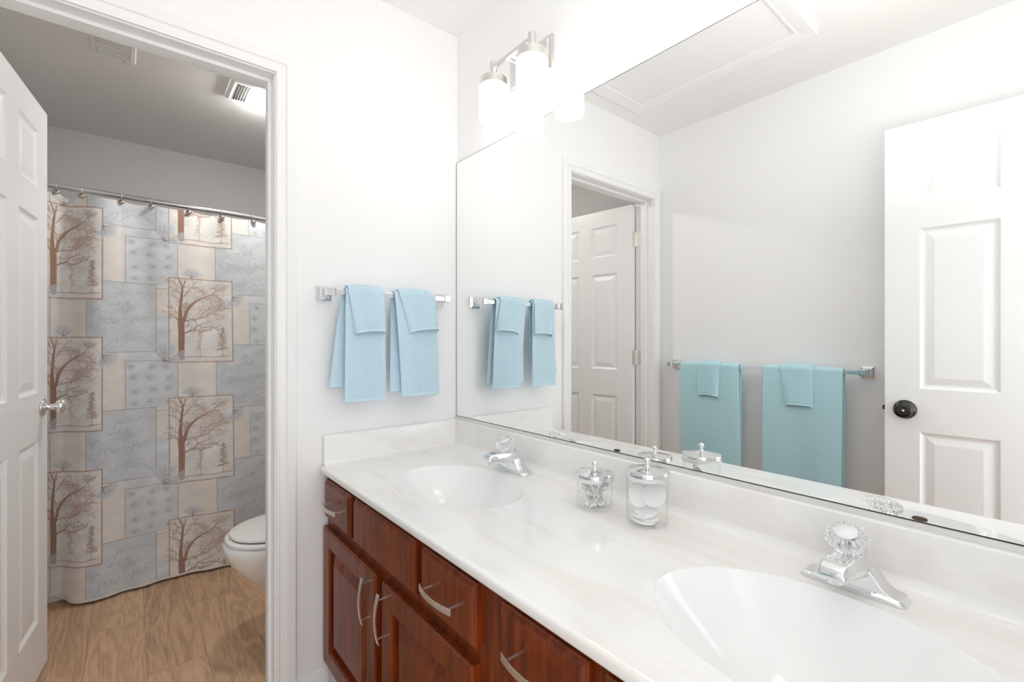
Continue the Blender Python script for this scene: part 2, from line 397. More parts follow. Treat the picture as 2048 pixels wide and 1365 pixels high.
for z in (1.775, 1.043, 0.22): B().tube([(-0.004, 0.039, z), (-0.004, 0.039, z+0.09)], 0.0055, 14).build('hinge', M['bronze'], door2, local=True, auto=30)

# ---------------------------------------------------------------- mirror
M['alu2'] = mat('satin_channel', (0.80, 0.80, 0.78), 0.35, 0.55)
t = thing('wall_mirror', 'large frameless mirror above the double vanity', 'mirror', (-0.003, -0.92, 0.876))
B().box(-0.006, -0.001, -1.84, -0.004, 0.880, 1.919).build('mirror_glass', M['mirror'], t)
b = B().box(-0.0110, -0.0068, -1.84, -0.003, 0.8762, 0.8868).box(-0.0067, -0.001, -1.84, -0.003, 0.8762, 0.8795)
b.build('bottom_channel', M['alu2'], t)
b = B().box(-0.0066, -0.0062, -1.84, -0.0026, 0.8868, 0.8884).box(-0.0062, -0.0008, -0.0040, -0.0026, 0.889, 1.9195).box(-0.0062, -0.0008, -1.84, -0.0026, 1.919, 1.9202)
b.build('mirror_edge', M['dark'], t)
for y in (-0.46, -1.37):
    B().box(-0.0085, -0.0010, y-0.010, y+0.010, 1.9205, 1.926).box(-0.0085, -0.0066, y-0.010, y+0.010, 1.913, 1.9205).build('mirror_clip', M['glass'], t)

# ---------------------------------------------------------------- vanity top with integral bowls
VY0, VY1 = -0.001, -1.84; XF = -0.549
SINKS = [(-0.300, -0.466), (-0.300, -1.372)]
vt = thing('countertop', 'cream marbled double-bowl vanity top with two integral oval sinks', 'countertop', (-0.275, -0.92, CT-0.02))
def height(X, Y):
    Z = np.full_like(X, CT)
    for cx, cy in SINKS:
        rho = np.sqrt(((X-cx)/0.166)**2+((Y-cy)/0.226)**2)
        r = np.clip(rho, 0, 1)
        d = 0.128*(1-r**2.15)**1.05
        sm = np.clip((rho-0.965)/0.05, 0, 1)
        Z = Z-np.where(rho < 1, d, 0)
        # soft rolled lip
        lip = np.exp(-((rho-1.0)/0.035)**2)*0.0022
    return Z
xs = list(np.arange(-0.5365, -0.0455, 0.002))
# front bullnose and the rear cove are swept with the same columns
fx = [XF+0.006, XF+0.0015, XF, XF, XF+0.0015, XF+0.005, XF+0.010]
fz = [CT-0.021, CT-0.020, CT-0.017, CT-0.006, CT-0.0025, CT-0.0005, CT]
cx_, cz_ = [], []
for k in range(0, 7):
    a = math.radians(90*k/6); cx_.append(-0.045+0.022*math.sin(a)); cz_.append(CT+0.022*(1-math.cos(a)))
ys = np.arange(VY1, VY0-0.018, 0.002)
PX = np.array(fx+xs+cx_); nx = len(PX); ny = len(ys)
X, Y = np.meshgrid(PX, ys, indexing='ij')
for cx, cy in SINKS:      # grid points next to a rim are moved onto it
    gx, gy = (X-cx)/0.166, (Y-cy)/0.226; rho = np.sqrt(gx**2+gy**2)+1e-9
    g = np.sqrt((gx/0.166)**2+(gy/0.226)**2)/rho; near = np.abs(rho-1)/g < 0.00112
    X = np.where(near, cx+(X-cx)/rho, X); Y = np.where(near, cy+(Y-cy)/rho, Y)
Z = height(X, Y)
Z[:len(fz)] = np.array(fz)[:, None]
Z[len(fx)+len(xs):] = np.array(cz_)[:, None]
V = np.stack([X, Y, Z], -1).reshape(-1, 3)
rho_ = [np.sqrt(((V[:, 0]-cx)/0.166)**2+((V[:, 1]-cy)/0.226)**2) for cx, cy in SINKS]
def split(name, m, inside):      # faces whose four corners lie in a bowl / the remaining ones
    idx = np.arange(nx*ny).reshape(nx, ny); q = np.stack([idx[:-1, :-1], idx[1:, :-1], idx[1:, 1:], idx[:-1, 1:]], -1).reshape(-1, 4)
    inb = [r_[q].mean(1) < 1.0 for r_ in rho_]
    sel = ~(inb[0] | inb[1]) if inside is None else inb[inside]
    qq = q[sel]; used = np.unique(qq); rm = np.zeros(len(V), int); rm[used] = np.arange(len(used))
    me = bpy.data.meshes.new(name); me.from_pydata([tuple(p) for p in (V[used]-np.array(vt.location))], [], [tuple(f) for f in rm[qq]])
    me.polygons.foreach_set('use_smooth', [True]*len(me.polygons)); me.materials.append(m)
    o = bpy.data.objects.new(name, me); C.objects.link(o); o.parent = vt; return o
split('deck', M['marble'], None)
for k_ in (0, 1): split('sink_bowl', M['bowl'], k_)
B().box(XF+0.006, XF+0.050, -1.84, -0.002, CT-0.0215, CT-0.0195).box(XF+0.004, -0.02, -1.8402, -1.839, CT-0.021, CT).build('underside', M['marble'], vt)
b = B().box(-0.0235, -0.0005, -1.84, -0.002, CT, 0.876).build('backsplash', M['splash'], vt, bevel=0.003, seg=3)
# side splash with cove
pr = [(0.0, CT-0.02), (0.0, 0.876), (-0.017, 0.876), (-0.0195, 0.8745), (-0.0205, 0.872)]+[(-0.0205-0.018*(1-math.cos(math.radians(a))), CT+0.018*(1-math.sin(math.radians(a)))) for a in (0, 15, 30, 45, 60, 75, 90)]+[(-0.0385, CT-0.0005)]
prf = [(p[0]-0.001, p[1]) for p in pr]
side = []
for x, zt in ((XF+0.012, 0.0), (-0.02, 0.0)):
    side.append([(x, y, z) for y, z in prf])
B().rings(side).build('side_splash', M['splash'], vt, auto=40)
for i, (cx, cy) in enumerate(SINKS):
    zb = CT-0.128
    B().lathe([(0.0, 0.0005), (0.012, 0.0005), (0.0125, 0.002), (0.020, 0.0035), (0.022, 0.0015), (0.022, -0.002)], (cx, cy, zb), n=32, cap0=False, cap1=False).build('drain', M['chrome'], vt, smooth=True)
    # overflow slot in the front wall of the bowl
    xo = cx-0.166*0.94; rr = 0.94; zo = CT-0.128*(1-rr**2.15)**1.05
    sb = B(); ring0 = []; ring1 = []
    for k in range(24):
        a = 2*math.pi*k/24; yy = 0.0145*math.copysign(abs(math.cos(a))**0.6, math.cos(a)); zz = 0.0045*math.sin(a)
        ring0.append((xo+0.0005-zz*0.25, cy+yy, zo+zz)); ring1.append((xo-0.004-zz*0.25, cy+yy, zo+zz))
    sb.rings([[(p[0]+0.0035, p[1], p[2]) for p in ring0], ring1]).build('overflow_slot', M['slot'], vt)

# ---------------------------------------------------------------- vanity cabinets
XD = -0.541; XFR = -0.520
def pull(parent, c, horiz, L=0.125):
    """arched flat bar pull; c = centre on the front plane"""
    n = 14; rs = []
    for i in range(n+1):
        s = -0.5+i/n
        x = c[0]-0.0235-0.0095*(1-(2*s)**2)
        hw = 0.0060+0.0012*(2*s)**2
        if horiz: p = [(x, c[1]+s*L, c[2]-hw), (x, c[1]+s*L, c[2]+hw), (x+0.0035, c[1]+s*L, c[2]+hw), (x+0.0035, c[1]+s*L, c[2]-hw)]
        else: p = [(x, c[1]-hw, c[2]+s*L), (x, c[1]+hw, c[2]+s*L), (x+0.0035, c[1]+hw, c[2]+s*L), (x+0.0035, c[1]-hw, c[2]+s*L)]
        rs.append(p)
    b = B().rings(rs)
    for s in (-1, 1):
        o = s*0.048
        p0 = (c[0]+0.0005, c[1]+(o if horiz else 0), c[2]+(0 if horiz else o)); p1 = (c[0]-0.024, p0[1], p0[2])
        b.tube([p0, p1], 0.003, 10)
    return b.build('handle', M['nickel'], parent, auto=35, bevel=0.0005)
def plane_fn(x0): return lambda u, v, d: (x0+d, u, v)
def drawer_front(root, y0, y1, z0, z1, name='drawer', handle=True):
    b = B()
    b.nest((min(y0, y1), z0, max(y0, y1), z1), [(0, 0.021), (0, 0.010), (0.0025, 0.0075), (0.004, 0.0075), (0.008, 0.002), (0.012, 0.0)], plane_fn(XD))
    b.add([(XD+0.021, y0, z0), (XD+0.021, y1, z0), (XD+0.021, y1, z1), (XD+0.021, y0, z1)], [(0, 1, 2, 3)])
    o = b.build(name, M['cherry'], root, auto=20)
    if handle: pull(o, (XD, (y0+y1)/2, (z0+z1)/2), True)
    return o
def cab_door(root, y0, y1, z0, z1, hy):
    b = B()
    r = (min(y0, y1), z0, max(y0, y1), z1)
    b.nest(r, [(0, 0.021), (0, 0.005), (0.003, 0.0012), (0.006, 0.0), (0.054, 0.0), (0.0555, 0.003), (0.059, 0.0045), (0.060, 0.0185), (0.069, 0.0185), (0.071, 0.0140), (0.094, 0.0040), (0.096, 0.0025)], plane_fn(XD))
    b.add([(XD+0.021, y0, z0), (XD+0.021, y1, z0), (XD+0.021, y1, z1), (XD+0.021, y0, z1)], [(0, 1, 2, 3)])
    o = b.build('cabinet_door', M['cherry'], root, auto=20)
    pull(o, (XD, hy, 0.503), False)
    return o
def cabinet(label, ya, yb, dr, fp, dr2, d1, d2):
    root = thing('vanity_cabinet', label, 'cabinet', (-0.27, (ya+yb)/2, 0), group='cherry vanity cabinets')
    b = B()
    zt = CT-0.0216
    fr = lambda y0, y1, z0, z1: b.box(XFR, XFR+0.019, y0, y1, z0, z1)
    fr(ya, ya-0.045, 0.105, zt); fr(yb, yb+0.045, 0.105, zt)
    fr(ya-0.045, yb+0.045, zt-0.032, zt); fr(ya-0.045, yb+0.045, 0.56, 0.625); fr(ya-0.045, yb+0.045, 0.105, 0.145)
    ym = (d1[1]+d2[0])/2; fr(ym+0.03, ym-0.03, 0.145, 0.56)
    for yy in ((dr[1]+fp[0])/2, (fp[1]+dr2[0])/2): fr(yy+0.025, yy-0.025, 0.625, zt-0.032)
    b.build('face_frame', M['cherry'], root, bevel=0.0008)
    b = B().box(XFR+0.019, -0.004, ya, ya-0.014, 0.105, zt).box(XFR+0.019, -0.004, yb, yb+0.014, 0.105, zt)
    b.box(XFR+0.019, -0.004, ya-0.014, yb+0.014, 0.105, 0.120).box(-0.010, -0.004, ya-0.014, yb+0.014, 0.120, zt)
    b.build('carcass', M['cherry'], root)
    B().box(XFR+0.07, XFR+0.085, ya, yb, 0.0, 0.105).box(XFR+0.085, -0.004, ya, ya-0.014, 0, 0.105).box(XFR+0.085, -0.004, yb, yb+0.014, 0, 0.105).build('toe_kick', M['cherry'], root)
    zd0, zd1 = 0.609, 0.735
    drawer_front(root, *dr, zd0, zd1); drawer_front(root, *fp, zd0, zd1, 'false_front', False); drawer_front(root, *dr2, zd0, zd1)
    cab_door(root, *d1, 0.128, 0.577, d1[1]+0.032); cab_door(root, *d2, 0.128, 0.577, d2[0]-0.032)
    return root
cabinet('cherry-stained vanity cabinet below the farther sink, beside the doorway wall', -0.006, -0.910, (-0.029, -0.252), (-0.280, -0.650), (-0.683, -0.892), (-0.020, -0.443), (-0.481, -0.888))
cabinet('cherry-stained vanity cabinet below the nearer sink, closest to the viewer', -0.9105, -1.835, (-0.968, -1.170), (-1.200, -1.565), (-1.598, -1.808), (-0.955, -1.365), (-1.400, -1.815))

# ---------------------------------------------------------------- faucets
def faucet(cy, label):
    cx = -0.088; z0 = CT
    root = thing('faucet', label, 'faucet', (cx, cy, z0), group='chrome centerset faucets')
    # deck plate: long rounded bar with sloping ends
    rs = []
    for s, w, h in ((-0.074, 0.016, 0.004), (-0.0725, 0.021, 0.0055), (-0.066, 0.0245, 0.0095), (-0.045, 0.0255, 0.012), (0, 0.026, 0.012), (0.045, 0.0255, 0.012), (0.066, 0.0245, 0.0095), (0.0725, 0.021, 0.0055), (0.074, 0.016, 0.004)):
        rs.append([(cx-w, cy+s, z0), (cx-w, cy+s, z0+h*0.6), (cx-w+0.005, cy+s, z0+h), (cx+w-0.005, cy+s, z0+h), (cx+w, cy+s, z0+h*0.6), (cx+w, cy+s, z0)])
    B().rings(rs).build('deck_plate', M['chrome'], root, auto=35, bevel=0.0008)
    # arched body: bridge profile in y-z swept in x, narrowing to the top
    top = [(-0.062, 0.010), (-0.052, 0.013), (-0.044, 0.020), (-0.037, 0.032), (-0.029, 0.043), (-0.020, 0.050), (0, 0.052), (0.020, 0.050), (0.029, 0.043), (0.037, 0.032), (0.044, 0.020), (0.052, 0.013), (0.062, 0.010)]
    rs = []
    for x, k in ((-0.021, 0.90), (-0.017, 1.0), (0.010, 1.0), (0.020, 0.86)):
        rs.append([(cx+x, cy+y*(1 if z < 0.012 else 0.97+0.03*k), z0+0.008+(z-0.008)*k) for y, z in top]+[(cx+x, cy+0.060, z0+0.006), (cx+x, cy-0.060, z0+0.006)])
    B().rings(rs).build('body', M['chrome'], root, auto=35, bevel=0.0008)
    # spout: tapered trapezoid beam reaching over the bowl
    rs = []
    for x, w, zt, zb in ((0.012, 0.024, 0.052, 0.035), (-0.010, 0.027, 0.060, 0.030), (-0.035, 0.0265, 0.066, 0.036), (-0.070, 0.0245, 0.0695, 0.044), (-0.096, 0.0230, 0.0685, 0.048), (-0.107, 0.0205, 0.063, 0.048), (-0.112, 0.0185, 0.054, 0.048)):
        rs.append([(cx+x, cy-w, z0+zb), (cx+x, cy-w, z0+(zt+zb)/2), (cx+x, cy-w*0.72, z0+zt), (cx+x, cy+w*0.72, z0+zt), (cx+x, cy+w, z0+(zt+zb)/2), (cx+x, cy+w, z0+zb)])
    B().rings(rs).build('spout', M['chrome'], root, auto=35, bevel=0.001)
    B().lathe([(0.0, 0), (0.009, 0), (0.0105, 0.001), (0.0105, 0.013), (0, 0.013)], (cx-0.092, cy, z0+0.0365), n=24, cap0=False, cap1=False).build('aerator', M['chrome'], root, auto=40)
    ax = Vector((-0.47, 0, 1)).normalized(); kb = Vector((cx-0.013, cy, z0+0.050))
    # wedge collar behind the knob
    rs = []
    for s in (-0.017, 0.017):
        rs.append([(cx-0.018, cy+s, z0+0.052), (cx+0.020, cy+s, z0+0.050), (cx+0.008, cy+s, z0+0.074), (cx+0.003, cy+s, z0+0.074)])
    B().rings(rs).build('wedge', M['chrome'], root, bevel=0.001)
    B().lathe([(0.0, 0), (0.017, 0), (0.0175, 0.002), (0.0175, 0.008), (0.015, 0.010), (0, 0.010)], kb, ax, 32, cap0=False, cap1=False).build('collar', M['chrome'], root, auto=35)
    N = 18
    fl = lambda z, t: 0.055*math.cos(N*t)*min(1, max(0, (z-0.001)/0.004)) if z < 0.0495 else 0
    prof = [(0.0, 0.0005), (0.016, 0.0005), (0.0175, 0.003), (0.0185, 0.012), (0.0195, 0.020), (0.0225, 0.027), (0.0275, 0.033), (0.0300, 0.0365), (0.0305, 0.040), (0.0285, 0.0445), (0.0250, 0.0475), (0.0215, 0.0496), (0.0205, 0.0485), (0.019, 0.0465), (0.0, 0.0460)]
    kn = B().lathe(prof, kb+ax*0.010, ax, 144, flute=fl, cap0=False, cap1=False).build('knob', M['acrylic'], root, auto=50)
    kn['label'] = 'clear fluted acrylic knob'
    B().lathe([(0.0, 0), (0.0165, 0.0), (0.0172, 0.0012), (0.0165, 0.0024), (0.0, 0.0032)], kb+ax*0.0575, ax, 32, cap0=False, cap1=False).build('index_cap', M['cap'], kn, smooth=True)
    B().lathe([(0.0, 0), (0.006, 0), (0.006, 0.036), (0, 0.036)], kb+ax*0.0105, ax, 16, cap0=False, cap1=False).build('stem', M['chrome'], kn, auto=40)
    B().lathe([(0.0, 0), (0.002, 0), (0.002, 0.034), (0.0045, 0.038), (0.006, 0.043), (0.0055, 0.046), (0.0, 0.047)], (cx+0.017, cy, z0+0.010), n=16, cap0=False, cap1=False).build('lift_rod', M['chrome'], root, smooth=True)
    return root
M['cap'] = mat('white_cap', (0.88, 0.89, 0.90), 0.15)
faucet(-0.466, 'chrome faucet with clear acrylic knob at the farther sink')
faucet(-1.371, 'chrome faucet with clear acrylic knob at the nearer sink')

# ---------------------------------------------------------------- jars
def jar(cx, cy, r, h, lr, label):
    root = thing('glass_jar', label, 'jar', (cx, cy, CT+0.0008), group='apothecary jars')
    z = CT+0.0008
    prof = [(0.0, 0), (r-0.003, 0), (r, 0.003), (r, h), (r-0.0022, h), (r-0.0022, 0.006), (r-0.005, 0.004), (0, 0.004)]
    B().lathe(prof, (cx, cy, z), n=64, cap0=False, cap1=False).build('glass_body', M['glass'], root, auto=40)
    lp = [(0.0, 0.002), (lr-0.004, 0.002), (lr-0.0035, -0.014), (lr-0.001, -0.0145), (lr, -0.013), (lr, 0.001), (lr-0.0015, 0.004), (lr-0.005, 0.0048), (lr-0.012, 0.005), (lr-0.019, 0.0065), (lr-0.030, 0.009), (0.004, 0.011), (0.0, 0.011)]
    lid = B().lathe(lp, (cx, cy, z+h+0.002), n=64, cap0=False, cap1=False).build('lid', M['chrome'], root, auto=40)
    lid['label'] = 'polished chrome lid'
    fp = [(0.0, 0), (0.0065, 0), (0.0055, 0.0025), (0.0035, 0.005), (0.0033, 0.008), (0.0045, 0.009)]+[(0.0070*math.sin(a), 0.0145-0.0070*math.cos(a)) for a in np.linspace(0.75, math.pi, 9)]
    B().lathe(fp, (cx, cy, z+h+0.0125), n=24, cap0=False, cap1=False).build('finial', M['chrome'], lid, smooth=True)
    return root
J1 = (-0.137, -0.844, 0.0445, 0.068+0.014); J2 = (-0.127, -0.991, 0.0465, 0.117)
jar(*J1[:2], J1[2], J1[3], 0.0485, 'smaller glass jar holding cotton swabs, chrome domed lid with ball finial')
jar(*J2[:2], J2[2], J2[3], 0.0495, 'taller glass jar holding round cotton pads, chrome lid with ball finial')
# cotton swabs
sw = thing('cotton_swab', 'white cotton swab standing in the smaller glass jar', 'cotton swab', (0, 0, 0), group='cotton swabs in the smaller jar')
L = 0.070
B().tube([(0, 0, 0.004), (0, 0, L-0.004)], 0.0012, 8).build('stick', M['paper'], sw, local=True, smooth=True)
for z0, s in ((0, 1), (L, -1)):
    B().lathe([(0.0, 0), (0.0018, 0.001), (0.0026, 0.004), (0.0024, 0.009), (0.0013, 0.013)], (0, 0, z0), (0, 0, s), 10, cap0=False, cap1=False).build('cotton_tip', M['cotton'], sw, local=True, smooth=True)
rs_ = random.Random(7); n_sw = 64
for i in range(n_sw):
    o = sw if i == 0 else copy_tree(sw)
    th = rs_.uniform(0, 2*math.pi); rb = 0.034*math.sqrt(rs_.random()); th2 = rs_.uniform(0, 2*math.pi); rt = 0.037*math.sqrt(rs_.uniform(0.3, 1))
    p0 = Vector((rb*math.cos(th), rb*math.sin(th), 0)); p1 = Vector((rt*math.cos(th2), rt*math.sin(th2), 0)); dxy = (p1-p0).length
    dz = math.sqrt(max(L*L-dxy*dxy, 0.0004)); d = Vector((p1.x-p0.x, p1.y-p0.y, dz)).normalized()
    o.rotation_mode = 'QUATERNION'; o.rotation_quaternion = Vector((0, 0, 1)).rotation_difference(d)
    o.location = (J1[0]+p0.x, J1[1]+p0.y, CT+0.0075+rs_.uniform(0, 0.004))
# cotton pads
def pad_profile():
    return [(0.0, -0.0028), (0.024, -0.0028), (0.0268, -0.0018), (0.0276, 0), (0.0268, 0.0018), (0.024, 0.0028), (0.0, 0.0028)]
pads = [((-0.006, 0.006, 0.010), (0.05, -0.10, 1)), ((0.004, 0.004, 0.0165), (0.02, -0.16, 1)), ((-0.006, 0.006, 0.0235), (-0.06, 0.08, 1)), ((0.0, 0.004, 0.0305), (-0.12, -0.10, 1)),
        ((0.012, -0.008, 0.066), (-0.72, -0.50, 0.42)), ((0.0175, -0.004, 0.0635), (-0.70, -0.52, 0.40)), ((-0.010, 0.016, 0.0635), (-0.25, -0.80, 0.30))]
pm = B().lathe(pad_profile(), (0, 0, 0), n=40, cap0=False, cap1=False).build('cotton_pad', M['cotton'], smooth=True)
pm.location = (0, 0, 0)
me = pm.data; me.transform(Matrix.Translation((0, 0, -0.0028)))
for i, ((px_, py_, pz_), nv_) in enumerate(pads):
    o = pm if i == 0 else pm.copy()
    if i: C.objects.link(o)
    o.location = (J2[0]+px_, J2[1]+py_, CT+pz_); o.rotation_mode = 'QUATERNION'; o.rotation_quaternion = Vector((0, 0, 1)).rotation_difference(Vector(nv_).normalized())
    if i < 4: tag(o, 'white round cotton pad lying flat at the bottom of the taller jar', 'cotton pad', 'flat cotton pads in the taller jar')
    elif i == 4: tag(o, 'white round cotton pad facing the viewer, upright at the right of the taller jar', 'cotton pad')
    elif i == 5: tag(o, 'white round cotton pad mostly hidden behind the upright one in the taller jar', 'cotton pad')
    else: tag(o, 'white round cotton pad standing on edge at the left of the taller jar', 'cotton pad')

# ---------------------------------------------------------------- vanity lights
def vanity_light(yc, label):
    zp = 2.110
    root = thing('vanity_light', label, 'wall lamp', (0, yc, zp), group='two-lamp vanity fixtures')
    yf = lambda x0: (lambda u, v, d: (x0-d, u, v))
    B().nest((yc-0.104, zp-0.057, yc+0.104, zp+0.057), [(0, 0.0005), (0, 0.010), (0.006, 0.013), (0.010, 0.013), (0.014, 0.019), (0.018, 0.020)], yf(0)).build('backplate', M['nickel'], root, auto=20)
    b = B().box(-0.0945, -0.0815, yc-0.0975, yc+0.0975, 2.112, 2.125)
    b.box(-0.0815, -0.019, yc-0.0065, yc+0.0065, 2.112, 2.125).box(-0.0815, -0.019, yc-0.030, yc-0.022, 2.1145, 2.1225).box(-0.0815, -0.019, yc+0.022, yc+0.030, 2.1145, 2.1225)
    b.build('arm', M['nickel'], root, bevel=0.001)
    for s in (-1, 1):
        y = yc+s*0.0975; c = (-0.088, y, 0)
        fit = B().lathe([(0.0, 2.137), (0.011, 2.137), (0.0125, 2.1355), (0.0125, 2.083), (0.020, 2.081), (0.042, 2.080), (0.046, 2.0775), (0.0465, 2.053), (0.0445, 2.052), (0.0, 2.052)], c, n=48, cap0=False, cap1=False).build('lamp_holder', M['nickel'], root, auto=35)
        B().lathe([(0.0, 2.0515), (0.0455, 2.0515), (0.0485, 2.050), (0.049, 2.046), (0.049, 1.942), (0.0475, 1.9365), (0.0455, 1.935), (0.0, 1.935)], c, n=64, cap0=False, cap1=False).build('glass_shade', M['shade'], fit, auto=40)
    return root
vanity_light(-0.4575, 'brushed nickel two-lamp vanity light above the farther sink')
vanity_light(-1.366, 'brushed nickel two-lamp vanity light above the nearer sink, seen in the mirror')

# ---------------------------------------------------------------- towel bars and towels
def towel_bar(along, wall, a0, a1, z, label, group):
    """along 'x': bar runs in x in front of plane y=wall (towards -y); along 'y': bar runs in y in front of plane x=wall (towards +x)"""
    F = (lambda a, d, zz: (a, wall-d, zz)) if along == 'x' else (lambda a, d, zz: (wall+d, a, zz))
    root = thing('towel_bar', label, 'towel bar', F((a0+a1)/2, 0, z), group=group)
    for a in (a0, a1):
        rs = []
        for d, hw in ((0.0002, 0.0245), (0.005, 0.0245), (0.007, 0.0215), (0.010, 0.0215), (0.013, 0.0165), (0.024, 0.0115), (0.052, 0.0115), (0.055, 0.014), (0.080, 0.014), (0.083, 0.011)):
            rs.append([F(a-hw, d, z-hw), F(a+hw, d, z-hw), F(a+hw, d, z+hw), F(a-hw, d, z+hw)])
        B().rings(rs).build('post', M['chrome'], root, auto=20)
    hw = 0.0085; rs = [[F(a, 0.068-hw, z-hw), F(a, 0.068+hw, z-hw), F(a, 0.068+hw, z+hw), F(a, 0.068-hw, z+hw)] for a in (a0+0.012, a1-0.012)]
    B().rings(rs).build('bar', M['chrome'], root, bevel=0.001)
    return root
ZB1 = 1.354; ZB2 = 1.056
towel_bar('x', 0, -0.533, -0.096, ZB1, 'chrome towel bar on the wall beside the doorway, above the vanity end', None)
towel_bar('y', WL, -1.035, -0.115, ZB2, 'long chrome towel bar on the wall opposite the mirror, seen in the reflection', None)

def towel(along, wall, zb, top, fbot, bbot, fl, bl, extra, thick, label, name, group, pitch=0.0085, open_=(0.010, 0.010), wav=0.004, seed=0, m='towel', tilt=0.0, dip=0.0, label_tag=None):
    """draped towel. top=(a0,a1) at the bar, fbot=(a0,a1,z) front hem, bbot=(a0,a1,z) back hem;
    extra: added clearance over the bar (for a cloth on top of another)"""
    F = (lambda a, d, zz: np.stack([a, wall-d, zz], -1)) if along == 'x' else (lambda a, d, zz: np.stack([wall+d, a, zz], -1))
    rb = 0.0115+extra+thick; dc = 0.068
    zf, zk = fbot[2], bbot[2]
    cz = zb+0.001
    Lf = cz-zf; Lk = cz-zk; La = math.pi*rb
    step = 0.0017 if max(Lf, Lk) < 0.45 else 0.0026
    s = np.arange(0, Lf+La+Lk+step, step); nt = len(s)
    width = abs(fbot[1]-fbot[0]); nw = int(width/step); nphi = 2*nw
    cphi = np.arange(nphi)/nphi*2*math.pi
    w = 0.5-0.5*np.cos(cphi); w = 0.5*w+0.5*np.clip(np.where(cphi < math.pi, cphi/math.pi, 2-cphi/math.pi), 0, 1)
    sg = np.sign(np.sin(cphi))*np.abs(np.sin(cphi))**0.55
    S, W = np.meshgrid(s, w, indexing='ij'); _, SG = np.meshgrid(s, sg, indexing='ij')
    front = S < Lf; back = S > Lf+La; arc = ~front & ~back
    A = np.clip((S-Lf)/La, 0, 1)*math.pi
    dn = np.where(front, 1.0, np.where(back, -1.0, np.cos(A)))       # outward normal in d
    zn = np.where(arc, np.sin(A), 0.0)
    fdrop = np.where(front, (Lf-S), 0)/max(Lf, 1e-6); bdrop = np.where(back, S-Lf-La, 0)/max(Lk, 1e-6)
    D = dc+dn*rb; Z = cz+zn*rb-np.where(front, Lf-S, 0)-np.where(back, S-Lf-La, 0)
    ease = lambda t: t**0.8
    a0 = top[0]+(fbot[0]-top[0])*ease(fdrop)+(bbot[0]-top[0])*ease(bdrop)
    a1 = top[1]+(fbot[1]-top[1])*ease(fdrop)+(bbot[1]-top[1])*ease(bdrop)
    rn = random.Random(seed); ph = [rn.uniform(0, 6.28) for _ in range(4)]
    th = thick+(open_[0]*fdrop**1.2+open_[1]*bdrop**1.2)
    wave = wav*(np.sin(W*7.0+ph[0]+fdrop*0.8)+0.6*np.sin(W*13+ph[1]))*(fdrop+0.5*bdrop)
    # diamond waffle relief, fading towards the hems
    k = math.pi/pitch; u = W*width*k; v = S*k
    waf = np.abs(np.sin((u+v)/1.0)*np.sin((u-v)/1.0))**0.7*0.0036
    lenf = np.minimum(S, s[-1]-S); waf *= np.clip((lenf-0.012)/0.003, 0, 1)
    th_all = th+np.sign(SG)*0+waf
    push = SG*th_all+wave
    outer = D+dn*0+np.where(arc, dn, np.where(front, 1, -1))*push*1.0
    Z = Z+np.where(arc, zn*push, 0)
    # nothing goes into the wall
    outer = np.maximum(outer, 0.006+0.002*(1-SG))
    Z = Z+tilt*(W-0.5)*fdrop*width-dip*np.maximum(SG, -1)*fdrop**3
    Aa = a0+(a1-a0)*W
    V = F(Aa, outer, Z)
    V = V.transpose(1, 0, 2).reshape(-1, 3)
    ctr = F(np.array((top[0]+top[1])/2), np.array(0.068), np.array(min(zf, zk)))
    root = thing(name, label, 'towel', tuple(float(q) for q in ctr), group=group)
    o = grid_mesh('cloth', V, nphi, nt, M[m], root, closed=True, thick=0.0016)
    # hem bands
    for (aa, zz, dd, dr) in ((fbot, zf, dc+rb, 1), (bbot, zk, dc-rb, -1)):
        pass
    if label_tag:
        a, d, zt = label_tag
        pts = F(np.array([a-0.012, a+0.012, a+0.012, a-0.012]), np.array([d, d, d, d]), np.array([zt, zt, zt+0.035, zt+0.035]))
        pts2 = F(np.array([a-0.012, a+0.012, a+0.012, a-0.012]), np.array([d+0.0006]*4), np.array([zt, zt, zt+0.035, zt+0.035]))
        B().rings([[tuple(map(float, p)) for p in pts], [tuple(map(float, p)) for p in pts2]]).build('care_label', M['label'], root)
    return root
tg = 'small towels on the bar beside the doorway'
towel('x', 0, ZB1, (-0.487, -0.352), (-0.493, -0.349, 0.990), (-0.532, -0.372, 1.040), 0, 0, 0.0, 0.003, 'pale blue waffle hand towel on the short bar, nearer the doorway', 'hand_towel', tg, open_=(0.008, 0.006), seed=3, m='towel_pale', wav=0.003)
towel('x', 0, ZB1, (-0.315, -0.150), (-0.285, -0.132, 0.994), (-0.322, -0.122, 1.012), 0, 0, 0.0, 0.003, 'pale blue waffle hand towel on the short bar, nearer the mirror', 'hand_towel', tg, open_=(0.008, 0.006), seed=5, m='towel_pale', wav=0.003, label_tag=(-0.135, 0.045, 0.985))
towel('x', 0, ZB1, (-0.482, -0.358), (-0.461, -0.353, 1.215), (-0.480, -0.370, 1.250), 0, 0, 0.0085, 0.0025, 'pale blue waffle washcloth over the hand towel nearer the doorway', 'washcloth', tg, open_=(0.020, 0.003), seed=8, m='towel_pale', wav=0.003, tilt=0.06, dip=-0.010)
towel('x', 0, ZB1, (-0.300, -0.168), (-0.262, -0.142, 1.224), (-0.290, -0.155, 1.250), 0, 0, 0.0085, 0.0025, 'pale blue waffle washcloth over the hand towel nearer the mirror', 'washcloth', tg, open_=(0.020, 0.003), seed=9, m='towel_pale', wav=0.003, tilt=0.10, dip=-0.010)
tg = 'bath towels on the long bar, seen in the mirror'
towel('y', WL, ZB2, (-0.513, -0.184), (-0.520, -0.186, 0.46), (-0.513, -0.184, 0.48), 0, 0, 0.0, 0.003, 'aqua bath towel on the long bar, nearer the doorway', 'bath_towel', tg, pitch=0.0095, open_=(0.006, 0.004), seed=11, wav=0.006)
